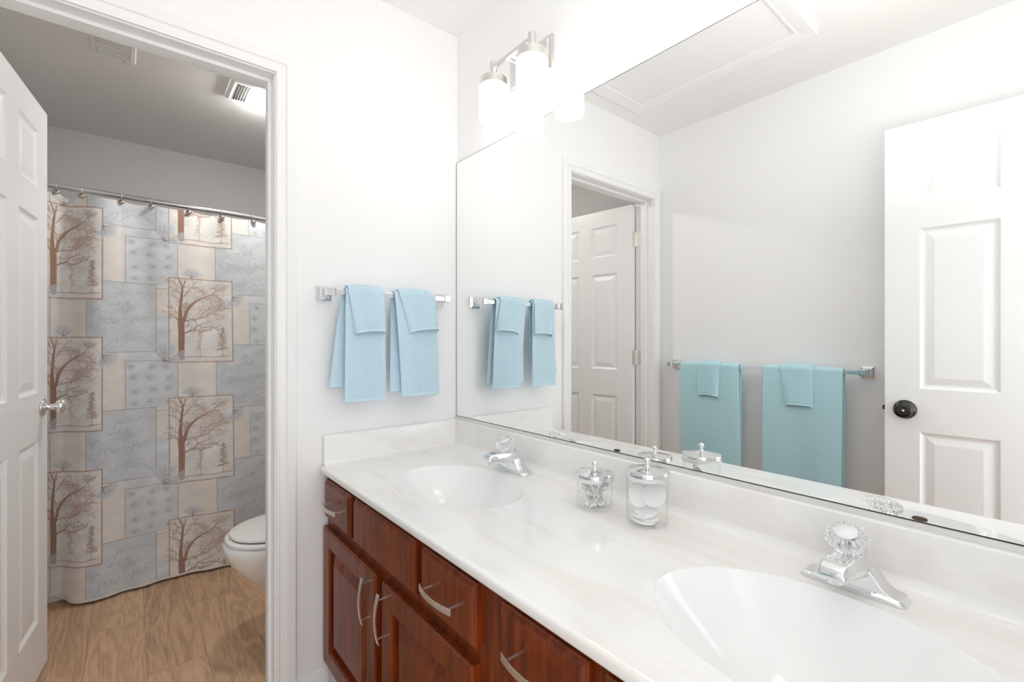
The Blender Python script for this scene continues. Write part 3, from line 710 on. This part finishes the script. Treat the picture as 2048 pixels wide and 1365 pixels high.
towel('y', WL, ZB2, (-0.965, -0.632), (-0.960, -0.628, 0.46), (-0.965, -0.632, 0.48), 0, 0, 0.0, 0.003, 'aqua bath towel on the long bar, nearer the entry door', 'bath_towel', tg, pitch=0.0095, open_=(0.006, 0.004), seed=14, wav=0.004)
towel('y', WL, ZB2, (-0.418, -0.288), (-0.410, -0.302, 0.892), (-0.415, -0.292, 0.93), 0, 0, 0.0085, 0.0025, 'aqua washcloth draped over the bath towel nearer the doorway', 'washcloth', tg, open_=(0.016, 0.003), seed=15, wav=0.004, dip=-0.010)
towel('y', WL, ZB2, (-0.850, -0.712), (-0.850, -0.735, 0.884), (-0.850, -0.715, 0.93), 0, 0, 0.0085, 0.0025, 'aqua washcloth draped over the bath towel nearer the entry door', 'washcloth', tg, open_=(0.016, 0.003), seed=16, wav=0.004, dip=-0.010)

# ---------------------------------------------------------------- ceiling hatch (seen in the mirror)
t = thing('attic_hatch', 'white framed attic hatch in the ceiling, seen in the mirror', 'ceiling hatch', (-0.75, -0.53, CEIL-0.02))
hx0, hx1, hy0, hy1 = -1.035, -0.48, -0.894, -0.168
b = B(); pr = [(0.0, 0.0), (0.0, 0.012), (0.008, 0.014), (0.012, 0.011), (0.045, 0.016), (0.060, 0.0175), (0.063, 0.014), (0.063, 0.0)]
rs = []
for sx, sy in ((0, 0), (1, 0), (1, 1), (0, 1), (0, 0)):
    rs.append([((hx1+d if sx else hx0-d), (hy1+d if sy else hy0-d), CEIL-p) for d, p in pr])
b.rings(rs, False, False).build('hatch_frame', M['trim'], t, auto=25)
B().box(hx0+0.002, hx1-0.002, hy0+0.002, hy1-0.002, CEIL-0.004, CEIL-0.0005).build('hatch_panel', M['ceil'], t)

# ---------------------------------------------------------------- toilet room: vent, fan lamp
t = thing('ceiling_vent', 'white ceiling air register in the toilet room, left of the fan lamp', 'vent', (-1.09, 0.97, CEIL))
b = B(); b.nest((-1.165, 0.865, -1.015, 1.075), [(0, 0.0), (0.004, 0.005), (0.018, 0.006), (0.020, 0.001)], lambda u, v, d: (u, v, CEIL-0.0005-d)); b.build('register_frame', M['ceil_dim'], t)
b = B()
for i in range(9): y = 0.892+i*0.0185; b.box(-1.145, -1.035, y, y+0.011, CEIL-0.0085, CEIL-0.003)
b.build('louvres', M['ceil_dim'], t)
B().lathe([(0, 0), (0.004, 0), (0.004, 0.008), (0.006, 0.012), (0.0, 0.014)], (-1.055, 1.05, CEIL-0.006), (0, 0, -1), 12, cap0=False, cap1=False).build('damper_knob', M['alu'], t)
t = thing('fan_lamp', 'lit exhaust fan lamp on the toilet room ceiling beyond the doorway', 'ceiling lamp', (-0.50, 1.0, CEIL))
b = B(); b.nest((-0.665, 0.90, -0.365, 1.12), [(0, 0.0), (0.003, 0.014), (0.012, 0.020), (0.018, 0.020)], lambda u, v, d: (u, v, CEIL-0.0005-d)); b.build('fan_cover', M['trim'], t, bevel=0.002)
b = B()
for i in range(5): x = -0.636+i*0.0115; b.box(x, x+0.005, 0.925, 1.095, CEIL-0.0225, CEIL-0.0195)
b.build('grille_slots', M['dark'], t)
rs = []
for z, k in ((0.019, 1.0), (0.030, 0.98), (0.048, 0.90), (0.056, 0.78)):
    rs.append([(-0.475+0.098*k*math.copysign(abs(math.cos(a))**0.5, math.cos(a)), 1.01+0.092*k*math.copysign(abs(math.sin(a))**0.5, math.sin(a)), CEIL-z) for a in [2*math.pi*i/32 for i in range(32)]])
B().rings(rs, True, True).build('lamp_lens', M['fan_lens'], t, auto=50)

# ---------------------------------------------------------------- bathtub
t = thing('bathtub', 'white bathtub behind the shower curtain, its skirt showing at the floor', 'bathtub', (-0.735, 1.76, 0))
ty0, ty1, tx0, tx1, tz = 1.362, YB-0.002, WL+0.002, -0.002, 0.42
b = B()
def oval(cx, cy, ax, ay, z, n=48, p=0.55):
    return [(cx+ax*math.copysign(abs(math.cos(a))**p, math.cos(a)), cy+ay*math.copysign(abs(math.sin(a))**p, math.sin(a)), z) for a in [2*math.pi*i/n for i in range(n)]]
cx, cy = (tx0+tx1)/2, (ty0+ty1)/2; ax, ay = (tx1-tx0)/2, (ty1-ty0)/2
rs = [oval(cx, cy, ax, ay, 0, p=0.05), oval(cx, cy, ax, ay, tz-0.03, p=0.05), oval(cx, cy, ax, ay, tz, p=0.08), oval(cx, cy, ax-0.09, ay-0.07, tz, p=0.45), oval(cx, cy, ax-0.11, ay-0.085, tz-0.03, p=0.5), oval(cx, cy, ax-0.16, ay-0.12, 0.12, p=0.6), oval(cx, cy, ax-0.24, ay-0.18, 0.075, p=0.7)]
b.rings(rs, False, True).build('tub_shell', M['porcelain'], t, auto=50)
B().box(tx0, tx1, 1.354, 1.3622, 0.0, 0.028).build('skirt_lip', M['porcelain'], t, bevel=0.002)

# ---------------------------------------------------------------- toilet
t = thing('toilet', 'white toilet beyond the doorway, lid closed, bowl facing left', 'toilet', (-0.38, 0.53, 0))
yc = 0.525
def egg(tip, back, hw, z, n=48, yc=yc):
    mid = tip+0.25; out = []
    for i in range(n):
        a = 2*math.pi*i/n; c, s = math.cos(a), math.sin(a)
        x = mid-(mid-tip)*(-c) if c < 0 else mid+(back-mid)*c
        x = mid+(mid-tip)*c if c < 0 else mid+(back-mid)*(abs(c)**0.6)
        out.append((x, yc+hw*math.copysign(abs(s)**0.9, s), z))
    return out
b = B().rings([egg(-0.56, -0.10, 0.115, 0), egg(-0.56, -0.10, 0.112, 0.02), egg(-0.545, -0.12, 0.100, 0.09), egg(-0.60, -0.14, 0.115, 0.16), egg(-0.68, -0.17, 0.150, 0.24), egg(-0.735, -0.20, 0.178, 0.31), egg(-0.752, -0.22, 0.187, 0.355), egg(-0.755, -0.225, 0.189, 0.378), egg(-0.745, -0.225, 0.182, 0.386)])
b.build('bowl', M['porcelain'], t, auto=60)
b = B().rings([egg(-0.742, -0.24, 0.180, 0.3885), egg(-0.747, -0.24, 0.184, 0.392), egg(-0.747, -0.24, 0.184, 0.401), egg(-0.742, -0.24, 0.180, 0.405)]); b.build('seat', M['porcelain'], t, auto=50)
b = B().rings([egg(-0.727, -0.24, 0.170, 0.4085), egg(-0.732, -0.24, 0.175, 0.412), egg(-0.730, -0.24, 0.173, 0.420), egg(-0.70, -0.26, 0.150, 0.4265), egg(-0.62, -0.30, 0.09, 0.4285)]); b.build('lid', M['porcelain'], t, auto=50)
B().rings([egg(-0.728, -0.242, 0.168, 0.4045), egg(-0.728, -0.242, 0.168, 0.409)]).build('lid_gap', M['slot'], t)
B().rings([egg(-0.736, -0.242, 0.176, 0.3855), egg(-0.736, -0.242, 0.176, 0.389)]).build('seat_gap', M['slot'], t)
B().box(-0.205, -0.012, yc-0.20, yc+0.20, 0.37, 0.73).build('tank', M['porcelain'], t, bevel=0.02, seg=4, auto=60)
B().box(-0.215, -0.006, yc-0.21, yc+0.21, 0.732, 0.765).build('tank_lid', M['porcelain'], t, bevel=0.008, seg=3, auto=60)
B().lathe([(0, 0), (0.009, 0), (0.009, 0.014), (0, 0.014)], (-0.205, yc-0.13, 0.67), (-1, 0, 0), 16).box(-0.228, -0.219, yc-0.135, yc-0.06, 0.664, 0.676).build('flush_lever', M['chrome'], t, auto=40)

# ---------------------------------------------------------------- shower rod, curtain and hooks
YROD = 1.345; ZROD = 1.898
t = thing('shower_rod', 'steel shower curtain rod across the toilet room', 'curtain rod', (-0.735, YROD, ZROD))
B().tube([(WL+0.008, YROD, ZROD+0.004), (-0.008, YROD, ZROD-0.010)], 0.0125, 24).build('rod', M['alu'], t, smooth=True)
for x, dz in ((WL+0.0005, 0.004), (-0.0005, -0.010)):
    sx = 1 if x < -0.5 else -1
    B().lathe([(0, 0), (0.030, 0), (0.030, 0.004), (0.018, 0.010), (0.016, 0.022), (0.0, 0.022)], (x, YROD, ZROD+dz), (sx, 0, 0), 28).build('flange', M['alu'], t, auto=40)
# ---- the printed pattern of the curtain, drawn on a repeating tile and stored as a colour attribute
RES = 0.0013; TWm, THm = 1.052, 0.607
TW, THt = int(round(TWm/RES)), int(round(THm/RES))
rng = random.Random(21); nrg = np.random.RandomState(5)
def pnoise(k, amp, seed):
    r = np.random.RandomState(seed); uu, vv = np.meshgrid(np.arange(TW)/TW, np.arange(THt)/THt, indexing='ij'); o = np.zeros((TW, THt))
    for _ in range(14): a, bb = r.randint(-k, k+1), r.randint(-k, k+1); o += np.sin(2*math.pi*(a*uu+bb*vv)+r.uniform(0, 6.28))
    return o*amp/3.7
CREAM = np.array((0.665, 0.635, 0.60)); BLUE = np.array((0.53, 0.56, 0.585)); BROWN = np.array((0.30, 0.185, 0.135)); GREY = np.array((0.27, 0.275, 0.30)); TAN = np.array((0.47, 0.37, 0.30)); PALE = np.array((0.66, 0.65, 0.63))
cv = np.tile(CREAM, (TW, THt, 1)).astype(float)
cv += pnoise(7, 0.020, 1)[..., None]*np.array((1, 0.9, 0.6)); cv += pnoise(16, 0.012, 2)[..., None]*np.array((1, 0.6, 0.5))
n_blot = pnoise(9, 0.030, 3); n_fine = pnoise(30, 0.014, 4)
def region(u0, u1, v0, v1):
    iu = np.arange(int(u0/RES), int(u1/RES)+1); iv = np.arange(int(v0/RES), int(v1/RES)+1)
    return iu, iv
def blend(iu, iv, mask, col):
    A = np.mod(iu, TW)[:, None]; Bv = np.mod(iv, THt)[None, :]
    cur = cv[A, Bv]; cv[A, Bv] = cur*(1-mask[..., None])+np.array(col)*mask[..., None]
def rect(u0, v0, u1, v1, col, alpha=1.0):
    iu, iv = region(u0, u1, v0, v1)
    A = np.mod(iu, TW)[:, None]; Bv = np.mod(iv, THt)[None, :]
    c = np.array(col)[None, None]+(n_blot[A, Bv]+n_fine[A, Bv])[..., None]*np.array((0.9, 1.0, 1.1))
    cv[A, Bv] = cv[A, Bv]*(1-alpha)+c*alpha
def stroke(pts, w0, w1, col, alpha=1.0):
    P = np.array(pts, float)
    n = len(P)-1
    for i in range(n):
        a, bq = P[i], P[i+1]; wa = w0+(w1-w0)*i/n; wb = w0+(w1-w0)*(i+1)/n; wm = max(wa, wb)/2+RES
        iu, iv = region(min(a[0], bq[0])-wm, max(a[0], bq[0])+wm, min(a[1], bq[1])-wm, max(a[1], bq[1])+wm)
        U, Vv = np.meshgrid(iu*RES, iv*RES, indexing='ij')
        d = bq-a; L2 = max(d @ d, 1e-12); t = np.clip(((U-a[0])*d[0]+(Vv-a[1])*d[1])/L2, 0, 1)
        dist = np.hypot(U-a[0]-t*d[0], Vv-a[1]-t*d[1]); ww = (wa+(wb-wa)*t)/2
        blend(iu, iv, np.clip((ww-dist)/RES+0.5, 0, 1)*alpha, col)
def blob(u, v, ru, rv, col, alpha, soft=0.5):
    iu, iv = region(u-ru, u+ru, v-rv, v+rv); U, Vv = np.meshgrid(iu*RES, iv*RES, indexing='ij')
    r = np.hypot((U-u)/ru, (Vv-v)/rv); blend(iu, iv, np.clip((1-r)/soft, 0, 1)*alpha, col)
def smooth(pts, k=5):
    P = np.array(pts, float); Q = np.vstack([2*P[0]-P[1], P, 2*P[-1]-P[-2]]); out = []
    for i in range(1, len(Q)-2):
        for t in np.arange(k)/k:
            out.append(0.5*((2*Q[i])+(-Q[i-1]+Q[i+1])*t+(2*Q[i-1]-5*Q[i]+4*Q[i+1]-Q[i+2])*t*t+(-Q[i-1]+3*Q[i]-3*Q[i+1]+Q[i+2])*t**3))
    out.append(P[-1]); return out
GL = {'L': [[(.6, .9), (.45, 1.0), (.33, .8), (.3, .4), (.2, .05), (.05, 0), (0, .1), (.15, .13), (.4, 0), (.65, .08)]], 'i': [[(0, .05), (.1, .4), (.1, .1), (.2, .02)], [(.13, .55), (.15, .58)]],
      'v': [[(0, .38), (.08, .1), (.14, 0), (.25, .4), (.33, .36)]], 'e': [[(0, .15), (.2, .27), (.14, .4), (.02, .28), (.05, .05), (.2, .02), (.3, .12)]],
      'G': [[(.62, .8), (.42, 1), (.1, .72), (.04, .3), (.28, .02), (.55, .15), (.62, .48), (.4, .44)], [(.62, .48), (.66, -.2), (.45, -.42), (.2, -.3)]],
      'r': [[(0, .02), (.08, .42), (.1, .3), (.25, .4), (.27, .1)]], 'o': [[(.15, .4), (0, .2), (.1, 0), (.26, .15), (.18, .4), (.32, .38)]], 'w': [[(0, .4), (.05, .05), (.15, .02), (.2, .3), (.26, .03), (.36, .06), (.42, .4)]]}
ADV = {'L': .55, 'i': .22, 'v': .32, 'e': .30, 'G': .72, 'r': .32, 'o': .32, 'w': .45}
def word(s, u, v, h, col, al=0.6, slant=0.25):
    x = 0
    for ch in s:
        for st in GL[ch]:
            stroke([(u+(x+px+py*slant)*h, v-py*h) for px, py in smooth(st)], 0.0024, 0.0018, col, al*0.8)
        x += ADV[ch]
def fan(u, v, ang0, ang1, r, n=15, al=0.55, stem=None):
    am = (ang0+ang1)/2
    iu, iv = region(u-r*1.1, u+r*1.1, v-r*1.1, v+r*1.1); U, Vv = np.meshgrid(iu*RES, iv*RES, indexing='ij')
    rr = np.hypot(U-u, Vv-v); aa = np.degrees(np.arctan2(-(Vv-v), U-u)); da = np.abs((aa-am+180) % 360-180); hw = abs(ang1-ang0)/2
    blend(iu, iv, np.clip((r*(1+0.05*np.sin(aa*0.25))-rr)/0.004, 0, 1)*np.clip((hw-da)/6, 0, 1)*al, (0.50, 0.54, 0.585))
    for i in range(n):
        a = math.radians(ang0+(ang1-ang0)*(i+0.5)/n+rng.uniform(-3, 3)); L_ = r*rng.uniform(0.75, 1.0); bnd = rng.uniform(-0.15, 0.15)
        pts = [(u+L_*t*math.cos(a+bnd*t), v-L_*t*math.sin(a+bnd*t)) for t in np.linspace(0.05, 1, 5)]
        stroke(pts, 0.0020, 0.0010, GREY, 0.50)
        for t0 in (0.45, 0.7):
            for sgn in (-1, 1):
                p = (u+L_*t0*math.cos(a), v-L_*t0*math.sin(a)); a2 = a+sgn*0.5
                stroke([p, (p[0]+r*0.2*math.cos(a2), p[1]-r*0.2*math.sin(a2))], 0.0012, 0.0008, GREY, 0.35)
    stroke([(u, v), (u+r*0.55*math.cos(math.radians(am)), v-r*0.55*math.sin(math.radians(am)))], 0.0032, 0.0014, (0.17, 0.13, 0.14), 0.75)
ORG = [(0.0, 0.0), (0.526, 0.3035)]
# panels first
for ou, ov in ORG:
    rect(ou+0.357, ov-0.113, ou+0.563, ov+0.49, BLUE+0.045)                # twig-cluster panel
for ou, ov in ORG:
    rect(ou+0.357, ov-0.113, ou+0.563, ov-0.342, BLUE)
for ou, ov in ORG:
    for a, bq in (((0.357, -0.113), (0.563, -0.113)), ((0.357, -0.113), (0.357, -0.36+0.0)), ((0.563, -0.113), (0.563, 0.18))):
        pass
for ou, ov in ORG:
    # cream ground re-laid below the cluster panel's visible height
    rect(ou+0.357, ov+0.345, ou+0.563, ov+0.494, CREAM)
    rect(ou+0.357, ov-0.113+0.0, ou+0.563, ov-0.113, CREAM)
for ou, ov in ORG:
    rect(ou+0.357, ov+0.113, ou+0.563, ov+0.345, BLUE+0.03)
    for p in (((0.357, 0.113), (0.563, 0.113)), ((0.357, 0.113), (0.357, 0.345)), ((0.563, 0.113), (0.563, 0.40))):
        stroke([(ou+p[0][0], ov+p[0][1]), (ou+p[1][0], ov+p[1][1])], 0.0032, 0.0032, GREY, 0.75)
    for i in range(3):
        for j in range(4):
            u, v = ou+0.385+i*0.070+rng.uniform(-.010, .010), ov+0.138+j*0.060+rng.uniform(-.010, .010)
            blob(u, v, 0.024, 0.021, GREY+0.16, 0.40, 0.6)
            for q in range(9):
                a = rng.uniform(0, 6.28); r_ = rng.uniform(0.010, 0.024)
                stroke([(u+0.004*math.cos(a), v+0.004*math.sin(a)), (u+r_*math.cos(a), v+r_*math.sin(a))], 0.0013, 0.0009, GREY, 0.45)
            a = rng.uniform(0, 6.28); stroke([(u, v), (u+0.016*math.cos(a), v+0.012*math.sin(a))], 0.0026, 0.0012, (0.15, 0.13, 0.15), 0.8)
for ou, ov in ORG:
    rect(ou+0.201, ov+0.342, ou+0.475, ov+0.676, BLUE)
    for p in (((0.201, 0.342), (0.475, 0.342)), ((0.475, 0.342), (0.475, 0.676)), ((0.275, 0.676), (0.475, 0.676)), ((0.201, 0.42), (0.201, 0.607)), ((0.475, 0.362), (0.530, 0.362))):
        stroke([(ou+p[0][0], ov+p[0][1]), (ou+p[1][0], ov+p[1][1])], 0.0034, 0.0034, GREY, 0.78)
    word('Live', ou+0.295, ov+0.455, 0.058, GREY); word('Give', ou+0.345, ov+0.525, 0.062, GREY); word('Grow', ou+0.215, ov+0.540, 0.066, GREY)
    stroke(smooth([(ou+.40, ov+.40), (ou+.42, ov+.385), (ou+.45, ov+.40), (ou+.462, ov+.425)]), 0.0022, 0.0016, GREY, 0.5)
    stroke(smooth([(ou+.335, ov+.655), (ou+.38, ov+.615), (ou+.40, ov+.625), (ou+.41, ov+.605), (ou+.435, ov+.62), (ou+.462, ov+.64)]), 0.0022, 0.0018, GREY, 0.6)
    for q in range(26):
        u, v = ou+rng.uniform(.215, .46), ov+rng.uniform(.36, .66); r_ = rng.uniform(.006, .014); a0 = rng.uniform(0, 6.28)
        stroke([(u+r_*t*0.3*math.cos(a0+t*1.3), v+r_*t*0.3*math.sin(a0+t*1.3)) for t in np.linspace(0.5, 3.5, 8)], 0.0013, 0.0013, GREY, 0.25)
K = 0.275/825
def Z4(x, y): return ((x-50)*K, (y-95)*0.428/1120)
BR = [([(205, 1150), (205, 950), (205, 830), (200, 660)], 78, 86), ([(198, 690), (190, 580), (190, 500), (205, 330), (215, 220), (172, 105)], 62, 14), ([(240, 660), (262, 560), (285, 510), (330, 450), (400, 390), (480, 345), (600, 290), (690, 205)], 46, 6),
      ([(212, 250), (235, 190), (252, 120)], 16, 12), ([(232, 335), (290, 265), (340, 200), (410, 130)], 10, 5), ([(188, 405), (130, 360), (72, 310)], 8, 4), ([(192, 305), (140, 260), (80, 215)], 9, 4), ([(192, 225), (130, 180), (82, 125)], 10, 5),
      ([(160, 640), (110, 585), (62, 540)], 10, 4), ([(155, 560), (110, 510), (72, 468)], 10, 4), ([(165, 655), (110, 620), (58, 600)], 9, 3), ([(258, 665), (330, 642), (430, 632), (520, 600), (600, 550), (700, 500), (785, 468)], 12, 4),
      ([(436, 622), (480, 555), (545, 492), (650, 465)], 7, 4), ([(250, 826), (310, 795), (365, 772), (430, 712), (560, 682)], 20, 5), ([(365, 778), (420, 795), (500, 800), (580, 775), (665, 742)], 11, 5), ([(420, 720), (480, 742), (560, 740), (665, 746)], 7, 4), ([(255, 745), (292, 728)], 5, 3),
      ([(345, 205), (440, 225), (520, 290)], 6, 3), ([(480, 345), (560, 370), (660, 400)], 5, 3), ([(600, 290), (700, 330), (760, 400)], 5, 3), ([(600, 550), (690, 580), (760, 600)], 4, 2), ([(245, 560), (238, 470), (205, 420)], 9, 6)]
def twigs(p, ang, L_, w, depth, col):
    if depth == 0 or L_ < 0.006: return
    q = (p[0]+L_*math.cos(ang), p[1]-L_*math.sin(ang)); stroke([p, q], w, w*0.7, col, 0.8)
    for _ in range(2): twigs(q, ang+rng.uniform(-0.8, 0.8), L_*rng.uniform(0.55, 0.8), w*0.7, depth-1, col)
for ou, ov in ORG:
    iu, iv = region(ou, ou+0.275, ov, ov+0.428)
    rect(ou, ov, ou+0.275, ov+0.428, PALE)
    T_ = lambda x, y: (ou+Z4(x, y)[0], ov+Z4(x, y)[1])
    # hazy far foliage
    for (x, y, rx, ry, n, col, al) in ((500, 300, 230, 130, 190, BROWN+0.16, .45), (560, 520, 200, 110, 160, BROWN+0.18, .42), (700, 190, 110, 55, 70, TAN*0.85, .6), (720, 430, 90, 80, 80, TAN*0.9, .55), (300, 470, 80, 60, 40, TAN*0.8, .5), (430, 260, 90, 50, 40, TAN, .45), (600, 620, 170, 70, 70, TAN, .4), (480, 480, 120, 70, 50, TAN*1.05, .4), (640, 330, 150, 70, 50, TAN, .4), (110, 300, 50, 150, 40, TAN, .35)):
        for _ in range(n):
            a = rng.gauss(0, .5), rng.gauss(0, .5); p = T_(x+rx*a[0], y+ry*a[1]); l = rng.uniform(.004, .014); sl = rng.uniform(-.4, .4)
            if ou+.003 < p[0]-l and p[0]+l < ou+.272 and ov+.003 < p[1] < ov+.42: stroke([(p[0]-l, p[1]-l*sl), (p[0]+l, p[1]+l*sl)], 0.0022, 0.0012, col, al)
    # two small pines
    for (x, top, bot, wid, col, al, n) in ((440, 790, 1140, 85, TAN*0.95, .65, 26), (735, 740, 1140, 105, TAN*0.80, .80, 62)):
        stroke([T_(x, top), T_(x, bot)], 0.0026, 0.0038, col, al)
        for i in range(n):
            f_ = (i+rng.random())/n; y = top+(bot-80-top)*f_; w_ = wid*(0.35+0.65*f_)*rng.uniform(0.5, 1); sx = rng.choice((-1, 1))
            stroke([T_(x, y), T_(x+sx*w_*0.6, y+8+rng.uniform(-6, 14)), T_(x+sx*w_, y+rng.uniform(-10, 20))], 0.0040, 0.0018, col, al)
        blob(*T_(x, bot+5), 0.022, 0.006, col, al, 0.6)
    stroke([T_(240, 1150), T_(420, 1142), T_(600, 1156), T_(850, 1140)], 0.006, 0.006, TAN, 0.8)
    for pts, w0, w1 in BR:
        P = smooth([T_(*p) for p in pts], 4); stroke(P, w0*K, w1*K, BROWN, 0.95)
        if w0 < 60:
            for i in range(1, len(P)):
                d = np.array(P[i])-np.array(P[i-1]); a = math.atan2(-d[1], d[0]); twigs(tuple(P[i]), a+rng.choice((-1, 1))*rng.uniform(.4, 1.0), rng.uniform(.009, .017), 0.0022, 3, BROWN*1.15+0.05)
    F_ = BROWN*1.15+0.05
    stroke([(ou, ov), (ou+.275, ov), (ou+.275, ov+.428), (ou, ov+.428), (ou, ov)], 0.0058, 0.0058, F_, 0.92)
for ou, ov in ORG:
    fan(ou+0.095, ov-0.004, 25, 155, 0.052, 11, 0.6)
    fan(ou-0.022, ov+0.424, 48, 125, 0.098, 13); fan(ou-0.022, ov+0.424, -12, 40, 0.098, 8, 0.5)
    fan(ou+0.276, ov+0.082, -120, -30, 0.060, 12, 0.6); fan(ou+0.276, ov+0.082, -35, 25, 0.058, 7, 0.4)
    stroke(smooth([(ou+.277, ov+.05), (ou+.31, ov+.015), (ou+.328, ov+.008), (ou+.325, ov+.03), (ou+.30, ov+.06)]), 0.0022, 0.0018, GREY, 0.6)
cv = np.clip(cv*1.12, 0.02, 0.9)

cm = bpy.data.materials.new('printed_curtain_fabric'); cm.use_nodes = True; nt = cm.node_tree; bs = nt.nodes['Principled BSDF']
bs.inputs['Roughness'].default_value = 0.85; bs.inputs['Specular IOR Level'].default_value = 0.2
at = nt.nodes.new('ShaderNodeAttribute'); at.attribute_name = 'print'
wv = nt.nodes.new('ShaderNodeTexNoise'); wv.inputs['Scale'].default_value = 260
mpc = nt.nodes.new('ShaderNodeMapping'); mpc.inputs['Scale'].default_value = (1, 1, 0.25); tcc = nt.nodes.new('ShaderNodeTexCoord')
bpc = nt.nodes.new('ShaderNodeBump'); bpc.inputs['Strength'].default_value = 0.25; bpc.inputs['Distance'].default_value = 0.001
nt.links.new(tcc.outputs['Object'], mpc.inputs[0]); nt.links.new(mpc.outputs[0], wv.inputs[0]); nt.links.new(wv.outputs[0], bpc.inputs['Height'])
nt.links.new(bpc.outputs[0], bs.inputs['Normal']); nt.links.new(at.outputs['Color'], bs.inputs['Base Color'])

HOOKS = [-1.415, -1.294, -1.210, -1.068, -0.953, -0.800, -0.653, -0.502, -0.345, -0.190, -0.050]
s = np.arange(-1.57, -0.012, 0.0020); zz = np.arange(0.0, 1.0001, 0.0020/1.86)
xs_ = np.where(s > -1.136, s, -1.136+(s+1.136)*0.745)
bx = [-1.47, -1.36, -1.275, -1.245, -1.21, -1.17, -1.12, -1.05, -0.96, -0.88, -0.80, -0.63, -0.50, -0.30, -0.10, 0]
by = [1.338, 1.330, 1.308, 1.262, 1.222, 1.215, 1.226, 1.240, 1.242, 1.255, 1.250, 1.215, 1.235, 1.215, 1.250, 1.25]
def smooth_interp(x, X_, Y_):
    f = np.interp(x, X_, Y_); k = 15; ker = np.hanning(2*k+3)[1:-1]; ker /= ker.sum(); return np.convolve(np.pad(f, k, 'edge'), ker, 'same')[k:-k]
ybot = smooth_interp(xs_, bx, by)
hk = np.array(HOOKS); gaps = np.zeros_like(xs_); sag = np.zeros_like(xs_)
for a, bq in zip(hk[:-1], hk[1:]):
    mk = (xs_ >= a) & (xs_ < bq); t_ = (xs_[mk]-a)/(bq-a); gaps[mk] = np.sin(math.pi*t_); sag[mk] = np.sin(math.pi*t_)*(0.022 if bq < -1.15 else 0.006)
sign = np.zeros_like(xs_)
for i, (a, bq) in enumerate(zip(hk[:-1], hk[1:])): sign[(xs_ >= a) & (xs_ < bq)] = (1 if i % 2 else -1)*(0.030 if bq < -1.05 else 0.010)
ytop = 1.322+gaps*sign
ztop = 1.872-0.006*(xs_+1.47)/1.47-sag
zbot = np.interp(xs_, [-1.47, -1.29, -1.24, -1.0, 0], [0.042, 0.040, 0.014, 0.012, 0.012])
Tt = zz[None, :]; Zc = zbot[:, None]+(ztop-zbot)[:, None]*Tt
bl = Tt**1.6
Yc = ybot[:, None]*(1-bl)+ytop[:, None]*bl
Yc = Yc+0.007*np.sin(xs_[:, None]*21+Tt*2.2+0.6)*(1-Tt)*Tt*4*0.8+0.004*np.sin(xs_[:, None]*47+1+Tt*3)*(1-Tt*0.6)
Xc = np.repeat(xs_[:, None], len(zz), 1)
V = np.stack([Xc, Yc, Zc], -1).reshape(-1, 3)
Uu = ((s+0.885)+0.526)[:, None]+0*Zc; Vv = (1.512-Zc)+0.3035
iu = np.mod(np.round(Uu/RES).astype(int), TW); iv = np.mod(np.round(Vv/RES).astype(int), THt)
cols = cv[iu, iv].copy(); cols[:, :5] = (0.72, 0.71, 0.68)
t = thing('shower_curtain', 'shower curtain printed with brown trees, blue-grey panels and faint script', 'shower curtain', (-0.735, 1.30, 0.012))
grid_mesh('curtain_cloth', V, len(s), len(zz), cm, t, colors=cols.reshape(-1, 3))
# hooks
h0 = thing('curtain_hook', 'round bead hook', 'curtain hook', (0, 0, 0), group='bead hooks along the shower rod')
ring = [(0.0, YROD+0.021*math.sin(a), 0.0185*math.cos(a)*1.1-0.004) for a in np.linspace(-2.6, 2.5, 22)]
ring = [(p[0], p[1]-YROD, p[2]) for p in ring]
B().tube(ring+[(0.0, -0.004, -0.030)], 0.0014, 8).build('wire', M['chrome'], h0, local=True, smooth=True)
B().lathe([(0.0, -0.0075), (0.006, -0.0068), (0.011, -0.004), (0.013, 0), (0.011, 0.004), (0.006, 0.0068), (0.0, 0.0075)], (0, -0.032, -0.034), (0, -1, 0.35), 24, cap0=False, cap1=False).build('bead', M['bead'], h0, local=True, smooth=True)
HL = {1: 'bead curtain hook closest to the open toilet door', 2: 'second bead curtain hook from the open toilet door', 3: 'third bead curtain hook from the open toilet door', 4: 'middle bead curtain hook of the seven in view',
      5: 'third bead curtain hook counting from the door jamb side', 6: 'second bead curtain hook counting from the door jamb side', 7: 'bead curtain hook closest to the right door jamb'}
first = True
for i, hx_ in enumerate(HOOKS):
    if i not in HL: continue
    o = h0 if first else copy_tree(h0); first = False
    o.location = (hx_, YROD, ZROD+0.004-0.014*(hx_+1.47)/1.47); o['label'] = HL[i]
